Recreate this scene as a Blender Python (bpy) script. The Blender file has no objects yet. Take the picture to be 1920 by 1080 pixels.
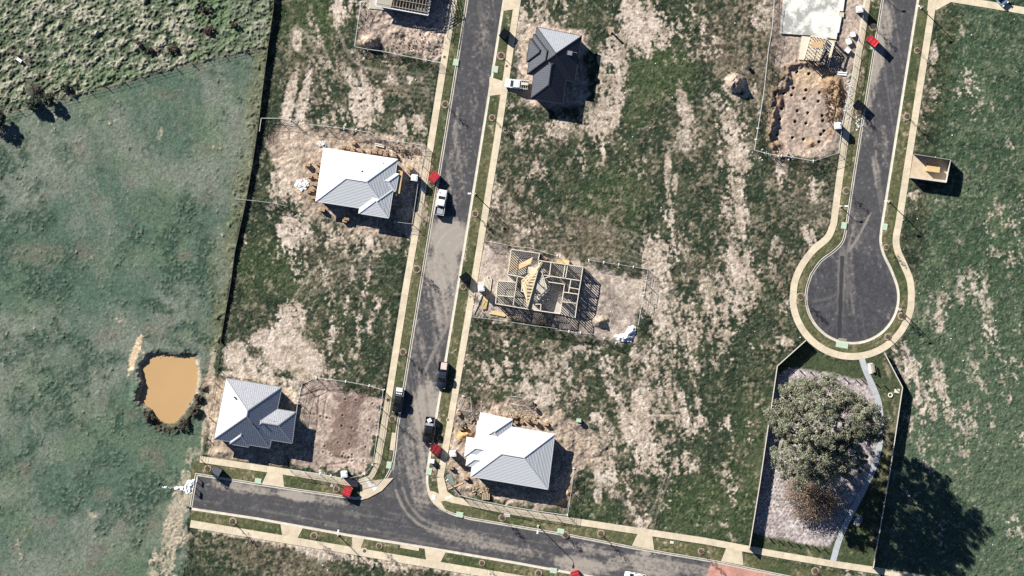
import bpy, bmesh, math, random
import numpy as np
from mathutils import Vector, Matrix

random.seed(5)
SC = bpy.context.scene
COL = SC.collection
# ---------------------------------------------------------------- camera, light, exposure
H = 900.0                                  # height of the survey aircraft
cam = bpy.data.cameras.new('camera'); camo = bpy.data.objects.new('camera', cam); COL.objects.link(camo)
camo.location = (0, 0, H); camo.rotation_euler = (0, 0, 0)
cam.sensor_width = 36.0; cam.lens = 36.0 * H / 192.0; cam.clip_start = 10; cam.clip_end = 6000
SC.camera = camo
SUN_EL, SUN_AZ = 30.0, 45.0                # elevation; azimuth measured west of north
world = bpy.data.worlds.new("World"); SC.world = world; world.use_nodes = True
nt = world.node_tree; bg = nt.nodes['Background']
sky = nt.nodes.new('ShaderNodeTexSky'); sky.sky_type = 'NISHITA'; sky.sun_disc = False
sky.sun_elevation = math.radians(SUN_EL); sky.sun_rotation = math.radians(-SUN_AZ)
sky.air_density = 0.6; sky.dust_density = 0.1; sky.ozone_density = 4.0
nt.links.new(sky.outputs[0], bg.inputs[0]); bg.inputs[1].default_value = 0.05
sl = bpy.data.lights.new('sun', 'SUN'); sl.energy = 5.0; sl.angle = math.radians(0.5); sl.color = (1.0, 0.955, 0.88)
slo = bpy.data.objects.new('sun', sl); COL.objects.link(slo)
ce = math.cos(math.radians(SUN_EL)); SUNV = Vector((-math.sin(math.radians(SUN_AZ)) * ce, math.cos(math.radians(SUN_AZ)) * ce, math.sin(math.radians(SUN_EL))))
slo.rotation_euler = SUNV.to_track_quat('Z', 'Y').to_euler(); slo.location = SUNV * 300
vs = SC.view_settings; vs.view_transform = 'Standard'; vs.look = 'None'; vs.exposure = 1.0; vs.gamma = 1.0; vs.use_curve_mapping = False
SC.cycles.max_bounces = 6; SC.cycles.diffuse_bounces = 1; SC.cycles.use_denoising = False

# ---------------------------------------------------------------- helpers
def W(px, py, z=0.0):
    k = 0.1 * (1 - z / H)
    return Vector(((px - 960) * k, (540 - py) * k, z))

MATS = {}
def mat(name, col, rough=0.8, var=0.15, scale=6.0, metal=0.0, bump=0.0, col2=None, spec=0.3, rnd=0.0):
    """plain procedural material: base colour broken up by two octaves of noise, optional per-object variation"""
    if name in MATS: return MATS[name]
    m = bpy.data.materials.new(name); m.use_nodes = True; n = m.node_tree.nodes; l = m.node_tree.links
    b = n['Principled BSDF']; b.inputs['Roughness'].default_value = rough; b.inputs['Metallic'].default_value = metal
    b.inputs['Specular IOR Level'].default_value = spec
    tc = n.new('ShaderNodeTexCoord'); nz = n.new('ShaderNodeTexNoise'); nz.inputs['Scale'].default_value = scale
    nz.inputs['Detail'].default_value = 6; nz.inputs['Roughness'].default_value = 0.7
    l.new(tc.outputs['Object'], nz.inputs['Vector'])
    rp = n.new('ShaderNodeValToRGB'); c = col; d = col2 or tuple(x * (1 - 2.2 * var) for x in col)
    e = tuple(min(1, x * (1 + var)) for x in col)
    rp.color_ramp.elements[0].position = 0.3; rp.color_ramp.elements[1].position = 0.7
    rp.color_ramp.elements[0].color = (*d, 1); rp.color_ramp.elements[1].color = (*e, 1)
    l.new(nz.outputs['Fac'], rp.inputs['Fac'])
    out = rp.outputs['Color']
    if rnd:
        oi = n.new('ShaderNodeObjectInfo'); mr = n.new('ShaderNodeMapRange')
        mr.inputs[3].default_value = 1 - rnd; mr.inputs[4].default_value = 1 + rnd * 0.6
        l.new(oi.outputs['Random'], mr.inputs[0]); hs = n.new('ShaderNodeHueSaturation')
        l.new(mr.outputs[0], hs.inputs['Value']); l.new(out, hs.inputs['Color']); out = hs.outputs['Color']
    l.new(out, b.inputs['Base Color'])
    if bump:
        bp = n.new('ShaderNodeBump'); bp.inputs['Strength'].default_value = 0.6; bp.inputs['Distance'].default_value = bump
        l.new(nz.outputs['Fac'], bp.inputs['Height']); l.new(bp.outputs['Normal'], b.inputs['Normal'])
    MATS[name] = m
    return m

def colour_mat(name, rough=0.95, spec=0.1, scale=9.0, amt=0.5):
    """surface colour from the mesh's own colour attribute, broken up finely by noise"""
    m = bpy.data.materials.new(name); m.use_nodes = True; n = m.node_tree.nodes; l = m.node_tree.links
    b = n['Principled BSDF']; b.inputs['Roughness'].default_value = rough; b.inputs['Specular IOR Level'].default_value = spec
    at = n.new('ShaderNodeAttribute'); at.attribute_name = 'tint'
    tc = n.new('ShaderNodeTexCoord'); nz = n.new('ShaderNodeTexNoise'); nz.inputs['Scale'].default_value = scale
    nz.inputs['Detail'].default_value = 4; l.new(tc.outputs['Object'], nz.inputs['Vector'])
    mr = n.new('ShaderNodeMapRange'); mr.inputs[1].default_value = 0.25; mr.inputs[2].default_value = 0.75
    mr.inputs[3].default_value = 1 - amt; mr.inputs[4].default_value = 1 + amt
    l.new(nz.outputs['Fac'], mr.inputs[0])
    mx = n.new('ShaderNodeVectorMath'); mx.operation = 'SCALE'
    l.new(at.outputs['Color'], mx.inputs[0]); l.new(mr.outputs[0], mx.inputs['Scale']); l.new(mx.outputs[0], b.inputs['Base Color'])
    MATS[name] = m
    return m

def tag(o, label=None, cat=None, group=None, kind=None):
    if label: o['label'] = label
    if cat: o['category'] = cat
    if group: o['group'] = group
    if kind: o['kind'] = kind
    return o

def thing(name, label, cat, loc=(0, 0, 0), rz=0.0, group=None):
    o = bpy.data.objects.new(name, None); COL.objects.link(o); o.empty_display_size = 0.3
    o.location = loc; o.rotation_euler = (0, 0, rz)
    return tag(o, label, cat, group)

def org(o):
    """world position of an object's origin (things are unscaled, only turned about Z)"""
    p = Vector((0, 0, 0))
    while o is not None:
        p = p + o.location; o = o.parent
    return p

class MB:
    """collects shapes; build() links them as one mesh object"""
    def __init__(s): s.v = []; s.f = []; s.mi = []; s.cur = 0
    def add(s, vs, fs):
        o = len(s.v); s.v += [tuple(v) for v in vs]; s.f += [tuple(i + o for i in f) for f in fs]; s.mi += [s.cur] * len(fs)
    def box(s, c, d, rz=0.0, rx=0.0, ry=0.0, taper=1.0):
        c = Vector(c); x, y, z = d[0] / 2, d[1] / 2, d[2] / 2
        M = Matrix.Rotation(rz, 3, 'Z') @ Matrix.Rotation(rx, 3, 'X') @ Matrix.Rotation(ry, 3, 'Y')
        p = [c + M @ Vector((sx * x * (taper if sz > 0 else 1), sy * y * (taper if sz > 0 else 1), sz * z)) for sz in (-1, 1) for sy in (-1, 1) for sx in (-1, 1)]
        s.add(p, [(0, 2, 3, 1), (4, 5, 7, 6), (0, 1, 5, 4), (2, 6, 7, 3), (1, 3, 7, 5), (0, 4, 6, 2)])
    def bar(s, a, b, w, h=None):
        a = Vector(a); b = Vector(b); h = h or w; d = (b - a)
        if d.length < 1e-5: return
        d.normalize(); u = d.cross(Vector((0, 0, 1)))
        if u.length < 1e-3: u = Vector((1, 0, 0))
        u.normalize(); n = u.cross(d); n.normalize()
        p = [q + u * sx * w / 2 + n * sy * h / 2 for q in (a, b) for sy in (-1, 1) for sx in (-1, 1)]
        s.add(p, [(0, 2, 3, 1), (4, 5, 7, 6), (0, 1, 5, 4), (2, 6, 7, 3), (1, 3, 7, 5), (0, 4, 6, 2)])
    def tube(s, pts, rad, n=8, cap=True):
        pts = [Vector(p) for p in pts]; R = rad if isinstance(rad, (list, tuple)) else [rad] * len(pts); rings = []
        for i, p in enumerate(pts):
            d = (pts[min(i + 1, len(pts) - 1)] - pts[max(i - 1, 0)]); d.normalize()
            u = d.cross(Vector((0, 0, 1)));
            if u.length < 1e-3: u = Vector((1, 0, 0))
            u.normalize(); w = d.cross(u)
            rings.append([p + (u * math.cos(2 * math.pi * k / n) + w * math.sin(2 * math.pi * k / n)) * R[i] for k in range(n)])
        fs = []
        for i in range(len(pts) - 1):
            for k in range(n):
                fs.append((i * n + k, i * n + (k + 1) % n, (i + 1) * n + (k + 1) % n, (i + 1) * n + k))
        if cap: fs += [tuple(range(n))[::-1], tuple((len(pts) - 1) * n + k for k in range(n))]
        s.add([v for r in rings for v in r], fs)
    def prism(s, poly, z0, z1):
        n = len(poly); a = sum(poly[i][0] * poly[(i + 1) % n][1] - poly[(i + 1) % n][0] * poly[i][1] for i in range(n))
        if a < 0: poly = poly[::-1]
        s.add([(p[0], p[1], z0) for p in poly] + [(p[0], p[1], z1) for p in poly],
              [tuple(range(n))[::-1], tuple(range(n, 2 * n))] + [(i, (i + 1) % n, n + (i + 1) % n, n + i) for i in range(n)])
    def lathe(s, prof, n=16, c=(0, 0, 0)):
        vs = [(c[0] + r * math.cos(2 * math.pi * k / n), c[1] + r * math.sin(2 * math.pi * k / n), c[2] + z) for r, z in prof for k in range(n)]
        s.add(vs, [(i * n + k, i * n + (k + 1) % n, (i + 1) * n + (k + 1) % n, (i + 1) * n + k) for i in range(len(prof) - 1) for k in range(n)])
    def loft(s, rings, cap=True):
        n = len(rings[0]); fs = [(i * n + k, i * n + (k + 1) % n, (i + 1) * n + (k + 1) % n, (i + 1) * n + k) for i in range(len(rings) - 1) for k in range(n)]
        if cap: fs += [tuple(range(n))[::-1], tuple((len(rings) - 1) * n + k for k in range(n))]
        s.add([v for r in rings for v in r], fs)
    def build(s, name, m, parent=None, label=None, smooth=False, local=False, bevel=0.0):
        """vertices are world coordinates unless local; parents are never turned when world coordinates are used"""
        me = bpy.data.meshes.new(name)
        o0 = Vector((0, 0, 0)) if (local or parent is None) else org(parent)
        me.from_pydata([(v[0] - o0.x, v[1] - o0.y, v[2] - o0.z) for v in s.v], [], s.f)
        for x in (m if isinstance(m, (list, tuple)) else [m]): me.materials.append(x)
        if any(s.mi): me.polygons.foreach_set('material_index', s.mi)
        if smooth: me.polygons.foreach_set('use_smooth', [True] * len(me.polygons))
        o = bpy.data.objects.new(name, me); COL.objects.link(o)
        if parent is not None: o.parent = parent
        if label: o['label'] = label
        if bevel:
            md = o.modifiers.new('bevel', 'BEVEL'); md.width = bevel; md.segments = 2; md.limit_method = 'ANGLE'
        return o

def copy_tree(o, parent=None):
    c = o.copy(); COL.objects.link(c)
    if parent is not None: c.parent = parent
    for ch in o.children: copy_tree(ch, c)
    return c

def np_mesh(name, V, F, m, parent=None, smooth=False, tint=None):
    """fast mesh from numpy vertices and quads / triangles"""
    me = bpy.data.meshes.new(name); k = F.shape[1]
    me.vertices.add(len(V)); me.vertices.foreach_set('co', V.astype(np.float32).ravel())
    me.loops.add(F.size); me.loops.foreach_set('vertex_index', F.astype(np.int32).ravel())
    me.polygons.add(len(F)); me.polygons.foreach_set('loop_start', np.arange(0, F.size, k, dtype=np.int32))
    if tint is not None:
        a = me.attributes.new('tint', 'FLOAT_COLOR', 'POINT')
        a.data.foreach_set('color', np.concatenate([tint, np.ones((len(V), 1))], 1).astype(np.float32).ravel())
    me.update(calc_edges=True)
    me.polygons.foreach_set('use_smooth', np.full(len(F), smooth))
    me.materials.append(m)
    o = bpy.data.objects.new(name, me); COL.objects.link(o)
    if parent is not None: o.parent = parent
    return o

# ---------------------------------------------------------------- noise on arrays
_T = np.random.RandomState(11).rand(8, 256, 256).astype(np.float32)
def vn(x, y, s, seed=0):
    x = x / s + 37.1 * seed; y = y / s + 91.7 * seed
    xi = np.floor(x).astype(np.int64); yi = np.floor(y).astype(np.int64)
    fx = (x - xi).astype(np.float32); fy = (y - yi).astype(np.float32)
    fx = fx * fx * (3 - 2 * fx); fy = fy * fy * (3 - 2 * fy); t = _T[seed % 8]
    a = t[yi & 255, xi & 255]; b = t[yi & 255, (xi + 1) & 255]; c = t[(yi + 1) & 255, xi & 255]; d = t[(yi + 1) & 255, (xi + 1) & 255]
    return (a + (b - a) * fx) * (1 - fy) + (c + (d - c) * fx) * fy
def fbm(x, y, s, octv=4, seed=0, gain=0.55):
    """roughly zero mean, unit spread"""
    r = 0; w = 1.0; tot = 0
    for i in range(octv):
        r = r + w * (vn(x, y, s / 2 ** i, seed + i) - 0.5); tot += w * w; w *= gain
    return r / (0.24 * math.sqrt(tot))
def sstep(a, b, x):
    t = np.clip((x - a) / (b - a), 0, 1); return t * t * (3 - 2 * t)

def smooth_line(pts, step=6.0, closed=False):
    """Catmull-Rom through pixel points"""
    P = [np.array(p, float) for p in pts]; out = []; n = len(P)
    for i in range(n if closed else n - 1):
        p0 = P[i - 1] if (i > 0 or closed) else P[0] * 2 - P[1]
        p1 = P[i]; p2 = P[(i + 1) % n]
        p3 = P[(i + 2) % n] if (i + 2 < n or closed) else p2 * 2 - p1
        k = max(1, int(np.linalg.norm(p2 - p1) / step))
        for j in range(k):
            t = j / k
            out.append(tuple(0.5 * ((2 * p1) + (-p0 + p2) * t + (2 * p0 - 5 * p1 + 4 * p2 - p3) * t * t + (-p0 + 3 * p1 - 3 * p2 + p3) * t ** 3)))
    if not closed: out.append(tuple(P[-1]))
    return out
# ---------------------------------------------------------------- plan of the estate (photo pixels, 0.1 m each)
ROAD1_W = smooth_line([(891, -80), (878, 0), (835, 270), (790.5, 540), (747, 805)], 30) + smooth_line([(747, 805), (741, 858), (731, 888), (712, 915), (690, 931), (668, 937)], 5)[1:] + \
    [(620, 930), (560, 921.5), (480, 909.5), (370, 892)]
ROAD1_S = [(360, 952), (480, 970), (660, 1002.5), (792, 1023.5), (960, 1052), (1110, 1079.5), (1260, 1107), (1560, 1162)]
ROAD1_E = smooth_line([(956, -80), (943, 0), (900, 270), (856, 540), (817, 775)], 30) + smooth_line([(817, 775), (805, 845), (799, 890), (801, 918), (813, 944), (841, 963), (880, 974.5)], 5)[1:] + \
    [(960, 988), (1075, 1007.5), (1185, 1029), (1342, 1055.5), (1440, 1076), (1580, 1104)]
ROAD1 = ROAD1_W + ROAD1_S + ROAD1_E[::-1]
CC, CR = (1598, 557), 84.5
ROAD2_L = smooth_line([(1670, -80), (1657, 0), (1613, 270), (1590, 420)], 30) + smooth_line([(1590, 420), (1583, 452), (1567, 471), (1541, 491), (1523, 516)], 5)[1:] + \
    [(CC[0] + CR * math.cos(math.radians(a)), CC[1] + CR * math.sin(math.radians(a))) for a in range(195, -17, -6)] + \
    smooth_line([(1679, 533), (1668, 505), (1655, 478), (1649, 452), (1652, 420)], 5)[1:] + smooth_line([(1652, 420), (1676, 270), (1719, 0), (1732, -80)], 30)[1:]
ROAD2 = ROAD2_L
# footpaths: centre line, width (px)
PATH_W = [(864, -80), (851, 0), (839.5, 72), (808, 270), (761, 540), (718.5, 810), (707, 869)]
PATH_E = [(983, -80), (970.5, 0), (931, 270), (887, 540), (841, 810), (830, 870), (825.5, 895)]
PATH_NW = [(375, 861), (480, 876.5), (560, 888), (620, 899), (672, 907.5)]
PATH_NE = [(850, 937), (960, 959), (1100, 981), (1200, 996), (1320, 1014), (1440, 1036.5), (1560, 1057), (1640, 1069), (1760, 1090), (1960, 1128)]
PATH_S = [(357, 982), (480, 1002.5), (660, 1032.5), (800, 1056.5), (960, 1083), (1200, 1124)]
PATH_R2 = smooth_line([(1638, -80), (1626, 0), (1583.5, 270), (1563, 420)], 30) + \
    smooth_line([(1563, 420), (1552, 445), (1524, 470), (1502, 500), (1490, 530), (1487, 557)], 6)[1:] + \
    [(CC[0] + 111.5 * math.cos(math.radians(a)), CC[1] + 111.5 * math.sin(math.radians(a))) for a in range(174, 5, -5)] + \
    smooth_line([(1709.5, 557), (1706, 525), (1694, 495), (1683, 470), (1680, 448), (1685, 420)], 6)[1:] + smooth_line([(1685, 420), (1708, 270), (1739, 72), (1750, 0), (1763, -80)], 30)[1:]
PARKPATH = smooth_line([(1616, 673), (1622, 692), (1632, 715), (1641, 735), (1648, 757), (1651, 785), (1651, 820), (1646, 850), (1637, 880), (1624, 908), (1609, 938), (1592, 970), (1577, 1002), (1568, 1030), (1562, 1052)], 8)
# paved pads: crossovers, ramps, kerb pads
PADS = [[(918, 144), (952, 155), (949, 176), (916, 180)], [(944, -20), (966, -20), (963, 17.5), (942, 21)],
        [(502, 884), (530, 889), (533, 914), (491, 908)], [(526, 983), (568, 990), (556, 1012), (530, 1008)],
        [(660, 1005), (683, 1009), (676, 1030), (661, 1027)], [(796, 1026), (837, 1033), (825, 1056), (799, 1051)],
        [(1095, 1083), (1130, 1090), (1125, 1110), (1085, 1104)], [(1196, 1000), (1223, 1005), (1226.5, 1031), (1185, 1023)],
        [(1362, 1027), (1391, 1033), (1394, 1060), (1352, 1052)], [(735, 811), (743.5, 812), (737.5, 845), (730.5, 843)],
        [(751, 1020), (786, 1026), (785, 1033), (750, 1027)], [(672, 899), (692, 891), (703, 870), (712.5, 871), (698, 901), (738, 896), (716, 920), (690, 934), (674, 938), (676, 914)],
        [(800, 919), (815, 922), (823, 926), (819, 896), (832, 894), (839, 922), (852, 931), (850, 944), (836, 939), (826, 940), (838, 960), (813, 945)],
        [(1745, -30), (1790, -30), (1788, 1), (1757, 18.5), (1738, 20)]]
PATH_TR = [(1775, -4), (1850, 8), (1960, 27)]
GARAGE_APRON = [(950, 158), (990, 150), (1003, 158), (998, 186), (957, 174)]

# ground grid: 0.16 m cells over the frame, stretched cells out to the horizon
gx = np.concatenate([[-2200, -900, -400, -200, -130], np.arange(-99.2, 99.21, 0.16), [130, 200, 400, 900, 2200]])
gy = np.concatenate([[-2200, -900, -400, -200, -90], np.arange(-56.8, 56.81, 0.16), [90, 200, 400, 900, 2200]])
GX, GY = np.meshgrid(gx, gy); NX, NY = len(gx), len(gy)
PX = (GX * 10 + 960).astype(np.float32); PY = (540 - GY * 10).astype(np.float32)

def window(x0, x1, y0, y1):
    """slices of the grid that cover a pixel box"""
    i0 = np.searchsorted(gx, (x0 - 960) / 10); i1 = np.searchsorted(gx, (x1 - 960) / 10)
    j0 = np.searchsorted(gy, (540 - y1) / 10); j1 = np.searchsorted(gy, (540 - y0) / 10)
    return slice(j0, j1), slice(i0, i1)
def seg_dist(x, y, pts, closed):
    d = np.full(x.shape, 1e9, np.float32); P = list(pts) + ([pts[0]] if closed else [])
    for (ax, ay), (bx, by) in zip(P[:-1], P[1:]):
        dx, dy = bx - ax, by - ay; L = dx * dx + dy * dy + 1e-9
        t = np.clip(((x - ax) * dx + (y - ay) * dy) / L, 0, 1)
        np.minimum(d, (x - ax - t * dx) ** 2 + (y - ay - t * dy) ** 2, out=d)
    return np.sqrt(d)
def inside(x, y, poly):
    c = np.zeros(x.shape, bool); n = len(poly)
    for i in range(n):
        ax, ay = poly[i]; bx, by = poly[(i + 1) % n]
        if ay == by: continue
        k = ((ay > y) != (by > y)) & (x < (bx - ax) * (y - ay) / (by - ay) + ax); c ^= k
    return c
def sd_poly(poly, pad=40, wob=0.0, seed=0):
    """signed pixel distance to a polygon (negative inside), +pad beyond its surroundings; wob roughens the outline"""
    out = np.full(PX.shape, float(pad), np.float32); xs = [p[0] for p in poly]; ys = [p[1] for p in poly]
    w = window(min(xs) - pad, max(xs) + pad, min(ys) - pad, max(ys) + pad)
    x, y = PX[w], PY[w]
    if wob:
        x = x + wob * fbm(GX[w], GY[w], 1.6, 3, seed); y = y + wob * fbm(GX[w], GY[w], 1.6, 3, seed + 3)
    d = seg_dist(x, y, poly, True); out[w] = np.minimum(np.where(inside(x, y, poly), -d, d), pad)
    return out
def d_line(pts, pad=60):
    out = np.full(PX.shape, float(pad), np.float32); xs = [p[0] for p in pts]; ys = [p[1] for p in pts]
    w = window(min(xs) - pad, max(xs) + pad, min(ys) - pad, max(ys) + pad)
    out[w] = np.minimum(seg_dist(PX[w], PY[w], pts, False), pad); return out
def blobs(lst):
    """strongest of many soft ellipses (cx, cy, rx, ry, turn in degrees, strength)"""
    f = np.zeros(PX.shape, np.float32)
    for cx, cy, rx, ry, a, s in lst:
        R = max(rx, ry) * 1.4; w = window(cx - R, cx + R, cy - R, cy + R); c, q = math.cos(math.radians(a)), math.sin(math.radians(a))
        dx, dy = PX[w] - cx, PY[w] - cy
        r = np.sqrt(((dx * c + dy * q) / rx) ** 2 + ((-dx * q + dy * c) / ry) ** 2)
        f[w] = np.maximum(f[w], s * np.clip((1.35 - r) / 0.7, 0, 1))
    return f

N1 = fbm(GX, GY, 9.0, 4, 1); N2 = fbm(GX + 0.18 * GY, GY * 0.45, 2.6, 5, 2, 0.7); N3 = fbm(GX, GY, 1.1, 4, 3, 0.7); N4 = fbm(GX, GY, 0.42, 2, 4); N5 = fbm(GX, GY, 28.0, 3, 5)
_rs = np.random.RandomState(4); WN = _rs.normal(size=PX.shape).astype(np.float32); WN2 = _rs.normal(size=PX.shape).astype(np.float32)
sdR = np.minimum(sd_poly(ROAD1, 60), sd_poly(ROAD2, 60))

STR = fbm(GX + .165 * GY, GY * .10, .85, 3, 31); AMP = 1 + .35 * fbm(GX, GY, 12., 2, 33)
# where the pale pinkish soil shows (pixel ellipses)
DIRT = [(556, 75, 10, 24, 0, .8), (590, 60, 12, 40, -20, .5), (600, 185, 40, 80, 5, .38), (543, 185, 12, 60, 12, .72), (568, 190, 12, 70, 12, .75), (555, 235, 22, 14, 0, .8), (620, 130, 40, 20, 30, .5),
  (684, 195, 38, 48, 0, .72), (640, 215, 30, 26, 0, .5), (770, 232, 28, 26, 0, .62), (700, 20, 32, 26, 20, .8), (640, 20, 22, 30, 20, .62), (640, 140, 60, 8, 35, .5), (740, 150, 60, 10, 0, .42),
  (545, 432, 24, 36, 10, .95), (690, 462, 80, 26, 6, .55), (740, 445, 36, 14, 0, .55), (518, 350, 14, 60, 12, .6), (548, 330, 18, 60, 5, .7), (585, 420, 30, 22, 0, .5), (620, 440, 46, 22, 8, .62),
  (674, 600, 7, 80, 6, .5), (701, 585, 10, 40, 8, .55), (668, 650, 10, 36, 8, .62), (622, 630, 6, 40, 4, .55), (698, 690, 4, 16, 5, .6), (712, 560, 6, 20, 5, .6), (652, 560, 4, 60, 8, .4), (690, 520, 5, 50, 8, .5), (725, 610, 6, 30, 8, .4),
  (545, 590, 28, 30, 20, .85), (500, 632, 34, 18, -20, .85), (530, 650, 40, 46, 0, .95), (575, 680, 34, 50, -25, .92), (440, 665, 24, 28, 30, .85), (480, 690, 60, 22, 0, .6), (600, 710, 30, 26, 0, .6), (460, 703, 60, 8, 5, .7), (520, 715, 50, 10, 8, .7),
  (403, 770, 8, 70, 10, .55), (408, 846, 20, 16, 0, .8), (545, 735, 30, 16, 0, .7),
  (1008, 22, 28, 40, 0, .62), (985, 60, 22, 50, 10, .75), (1205, 52, 34, 56, 0, .88), (1188, 20, 26, 30, 30, .8), (1150, 130, 34, 70, 8, .62), (1142, 205, 26, 70, 10, .72), (1112, 235, 30, 40, 0, .66), (1235, 75, 26, 18, 20, .6), (1270, 60, 22, 20, 0, .5), (1316, 55, 14, 10, 0, .6),
  (985, 255, 42, 30, 15, .55), (1000, 305, 12, 50, 6, .45), (1088, 290, 10, 30, 0, .5), (1126, 285, 12, 24, 0, .5), (998, 322, 8, 16, 0, .75), (1050, 240, 40, 24, 0, .5), (965, 205, 12, 30, 0, .5), (1046, 25, 30, 40, 0, .45),
  (1284, 206, 16, 44, -15, .68), (1372, 236, 28, 40, 0, .72), (1385, 165, 32, 26, 0, .68), (1430, 30, 34, 40, 0, .48), (1280, 90, 70, 30, 0, .35), (1340, 190, 30, 18, 0, .5), (1290, 255, 26, 26, 0, .5),
  (1252, 318, 9, 46, 2, .75), (1265, 345, 7, 26, 0, .7), (1255, 390, 12, 50, 0, .62), (1240, 455, 26, 22, 0, .55), (1290, 270, 50, 14, -10, .5), (1352, 290, 10, 40, 0, .7),
  (1384, 300, 26, 36, -8, .82), (1378, 345, 22, 40, 0, .68), (1370, 385, 24, 40, 0, .58), (1384, 430, 20, 56, 0, .72), (1378, 400, 26, 22, 0, .75), (1385, 500, 30, 60, 0, .72), (1350, 540, 30, 40, 0, .5), (1400, 540, 30, 56, 0, .62),
  (1236, 480, 34, 40, 10, .8), (1222, 545, 40, 60, 0, .72), (1330, 570, 60, 60, 0, .56), (1250, 600, 34, 70, 0, .62), (1300, 650, 70, 60, 0, .5), (1365, 600, 40, 40, 0, .62), (1420, 650, 50, 8, 10, .5), (1470, 640, 24, 12, 10, .55), (1455, 470, 14, 60, 8, .4),
  (1240, 670, 40, 50, 10, .56), (1210, 700, 50, 60, 0, .5), (1250, 750, 56, 60, 0, .56), (1190, 790, 40, 46, 0, .8), (1205, 745, 24, 24, 30, .7), (1160, 700, 50, 40, 0, .45), (1290, 780, 30, 50, 0, .62), (1310, 730, 16, 50, 8, .5), (1165, 750, 60, 8, 35, .55), (1140, 720, 60, 6, 35, .5),
  (1240, 850, 60, 34, 0, .56), (1275, 870, 36, 22, 20, .72), (1215, 882, 34, 10, 0, .68), (1150, 830, 40, 40, 0, .58), (1135, 880, 28, 30, -25, .76), (1180, 860, 30, 60, 0, .35), (1205, 820, 40, 16, 30, .7), (1320, 800, 20, 40, 0, .3),
  (935, 700, 40, 36, 0, .62), (985, 690, 60, 18, 0, .6), (1000, 735, 70, 26, 10, .6), (1060, 735, 50, 30, 20, .52), (975, 660, 60, 20, 10, .4), (1090, 660, 40, 20, 0, .45), (1085, 655, 14, 10, 0, .8), (1120, 790, 26, 20, 0, .55), (1040, 690, 60, 40, 0, .42), (890, 690, 16, 40, 0, .3),
  (1205, 975, 14, 34, 0, .72), (1190, 940, 16, 30, -20, .5), (1120, 930, 9, 12, 0, .75), (1150, 925, 8, 14, -20, .6), (1358, 790, 12, 14, 0, .55), (1378, 918, 5, 9, 10, .7), (1376, 940, 6, 8, 0, .7), (1358, 985, 10, 5, 20, .5), (1372, 1005, 16, 8, 40, .5),
  (1885, 402, 26, 40, -30, .6), (1812, 540, 26, 34, 30, .66), (1840, 560, 22, 40, 0, .5), (1765, 580, 14, 60, 8, .62), (1740, 575, 12, 40, 0, .45), (1850, 590, 12, 40, 0, .65), (1862, 620, 8, 22, 5, .7), (1706, 690, 30, 30, 30, .85), (1745, 700, 44, 44, 20, .7), (1790, 700, 40, 26, 20, .5), (1735, 770, 24, 36, 20, .75), (1715, 760, 8, 60, 8, .7), (1800, 770, 24, 16, 0, .45),
  (1830, 180, 44, 46, 20, .42), (1850, 200, 30, 12, 20, .55), (1814, 60, 20, 20, 0, .42), (1885, 55, 14, 22, 0, .5), (1865, 40, 40, 4, 2, .4), (1840, 75, 20, 20, 0, .45), (1752, 100, 9, 28, 8, .72), (1715, 215, 8, 16, 0, .6), (1810, 330, 12, 50, -10, .5), (1822, 372, 10, 20, -20, .65), (1717, 365, 16, 12, 0, .6), (1765, 378, 16, 14, 0, .5), (1880, 470, 30, 30, 0, .5), (1870, 445, 20, 12, 30, .6), (1800, 845, 30, 12, 20, .4), (1900, 985, 26, 24, 0, .55), (1880, 970, 20, 8, 20, .5), (1830, 1000, 10, 5, 0, .4),
  (1775, 770, 60, 40, 0, .36), (1690, 655, 20, 12, 10, .6), (1790, 860, 40, 30, 0, .3), (1900, 270, 20, 12, 0, .45), (1530, 350, 20, 30, 10, .4), (1475, 330, 26, 26, 0, .4), (1518, 445, 10, 30, -25, .55), (1470, 570, 12, 20, 0, .45),
  (900, 350, 14, 40, 10, .6), (925, 370, 20, 40, 8, .5), (960, 410, 30, 60, 0, .3), (1000, 440, 40, 40, 0, .34),
  (540, 1015, 60, 14, 9, .7), (620, 1035, 80, 18, 9, .72), (720, 1055, 70, 16, 9, .66), (440, 1000, 70, 10, 9, .6), (850, 1075, 60, 10, 9, .6), (930, 1088, 60, 8, 9, .5)]
LEFTDIRT = [(256, 655, 7, 26, 18, .95), (248, 675, 7, 20, 5, .8), (242, 690, 3, 30, 8, .55), (396, 700, 7, 60, 8, .75), (388, 780, 7, 80, 8, .7), (362, 855, 20, 24, 20, .55), (345, 930, 22, 50, 12, .62), (325, 985, 20, 60, 10, .7), (313, 1040, 18, 60, 6, .62),
  (300, 250, 6, 14, 10, .55), (60, 790, 10, 20, 10, .4), (350, 1000, 12, 30, 20, .5), (268, 660, 3, 5, 0, .8), (290, 1060, 14, 30, 0, .6), (225, 600, 10, 7, 0, .4), (174, 965, 10, 6, 0, .5), (20, 350, 10, 6, 0, .35)]
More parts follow.
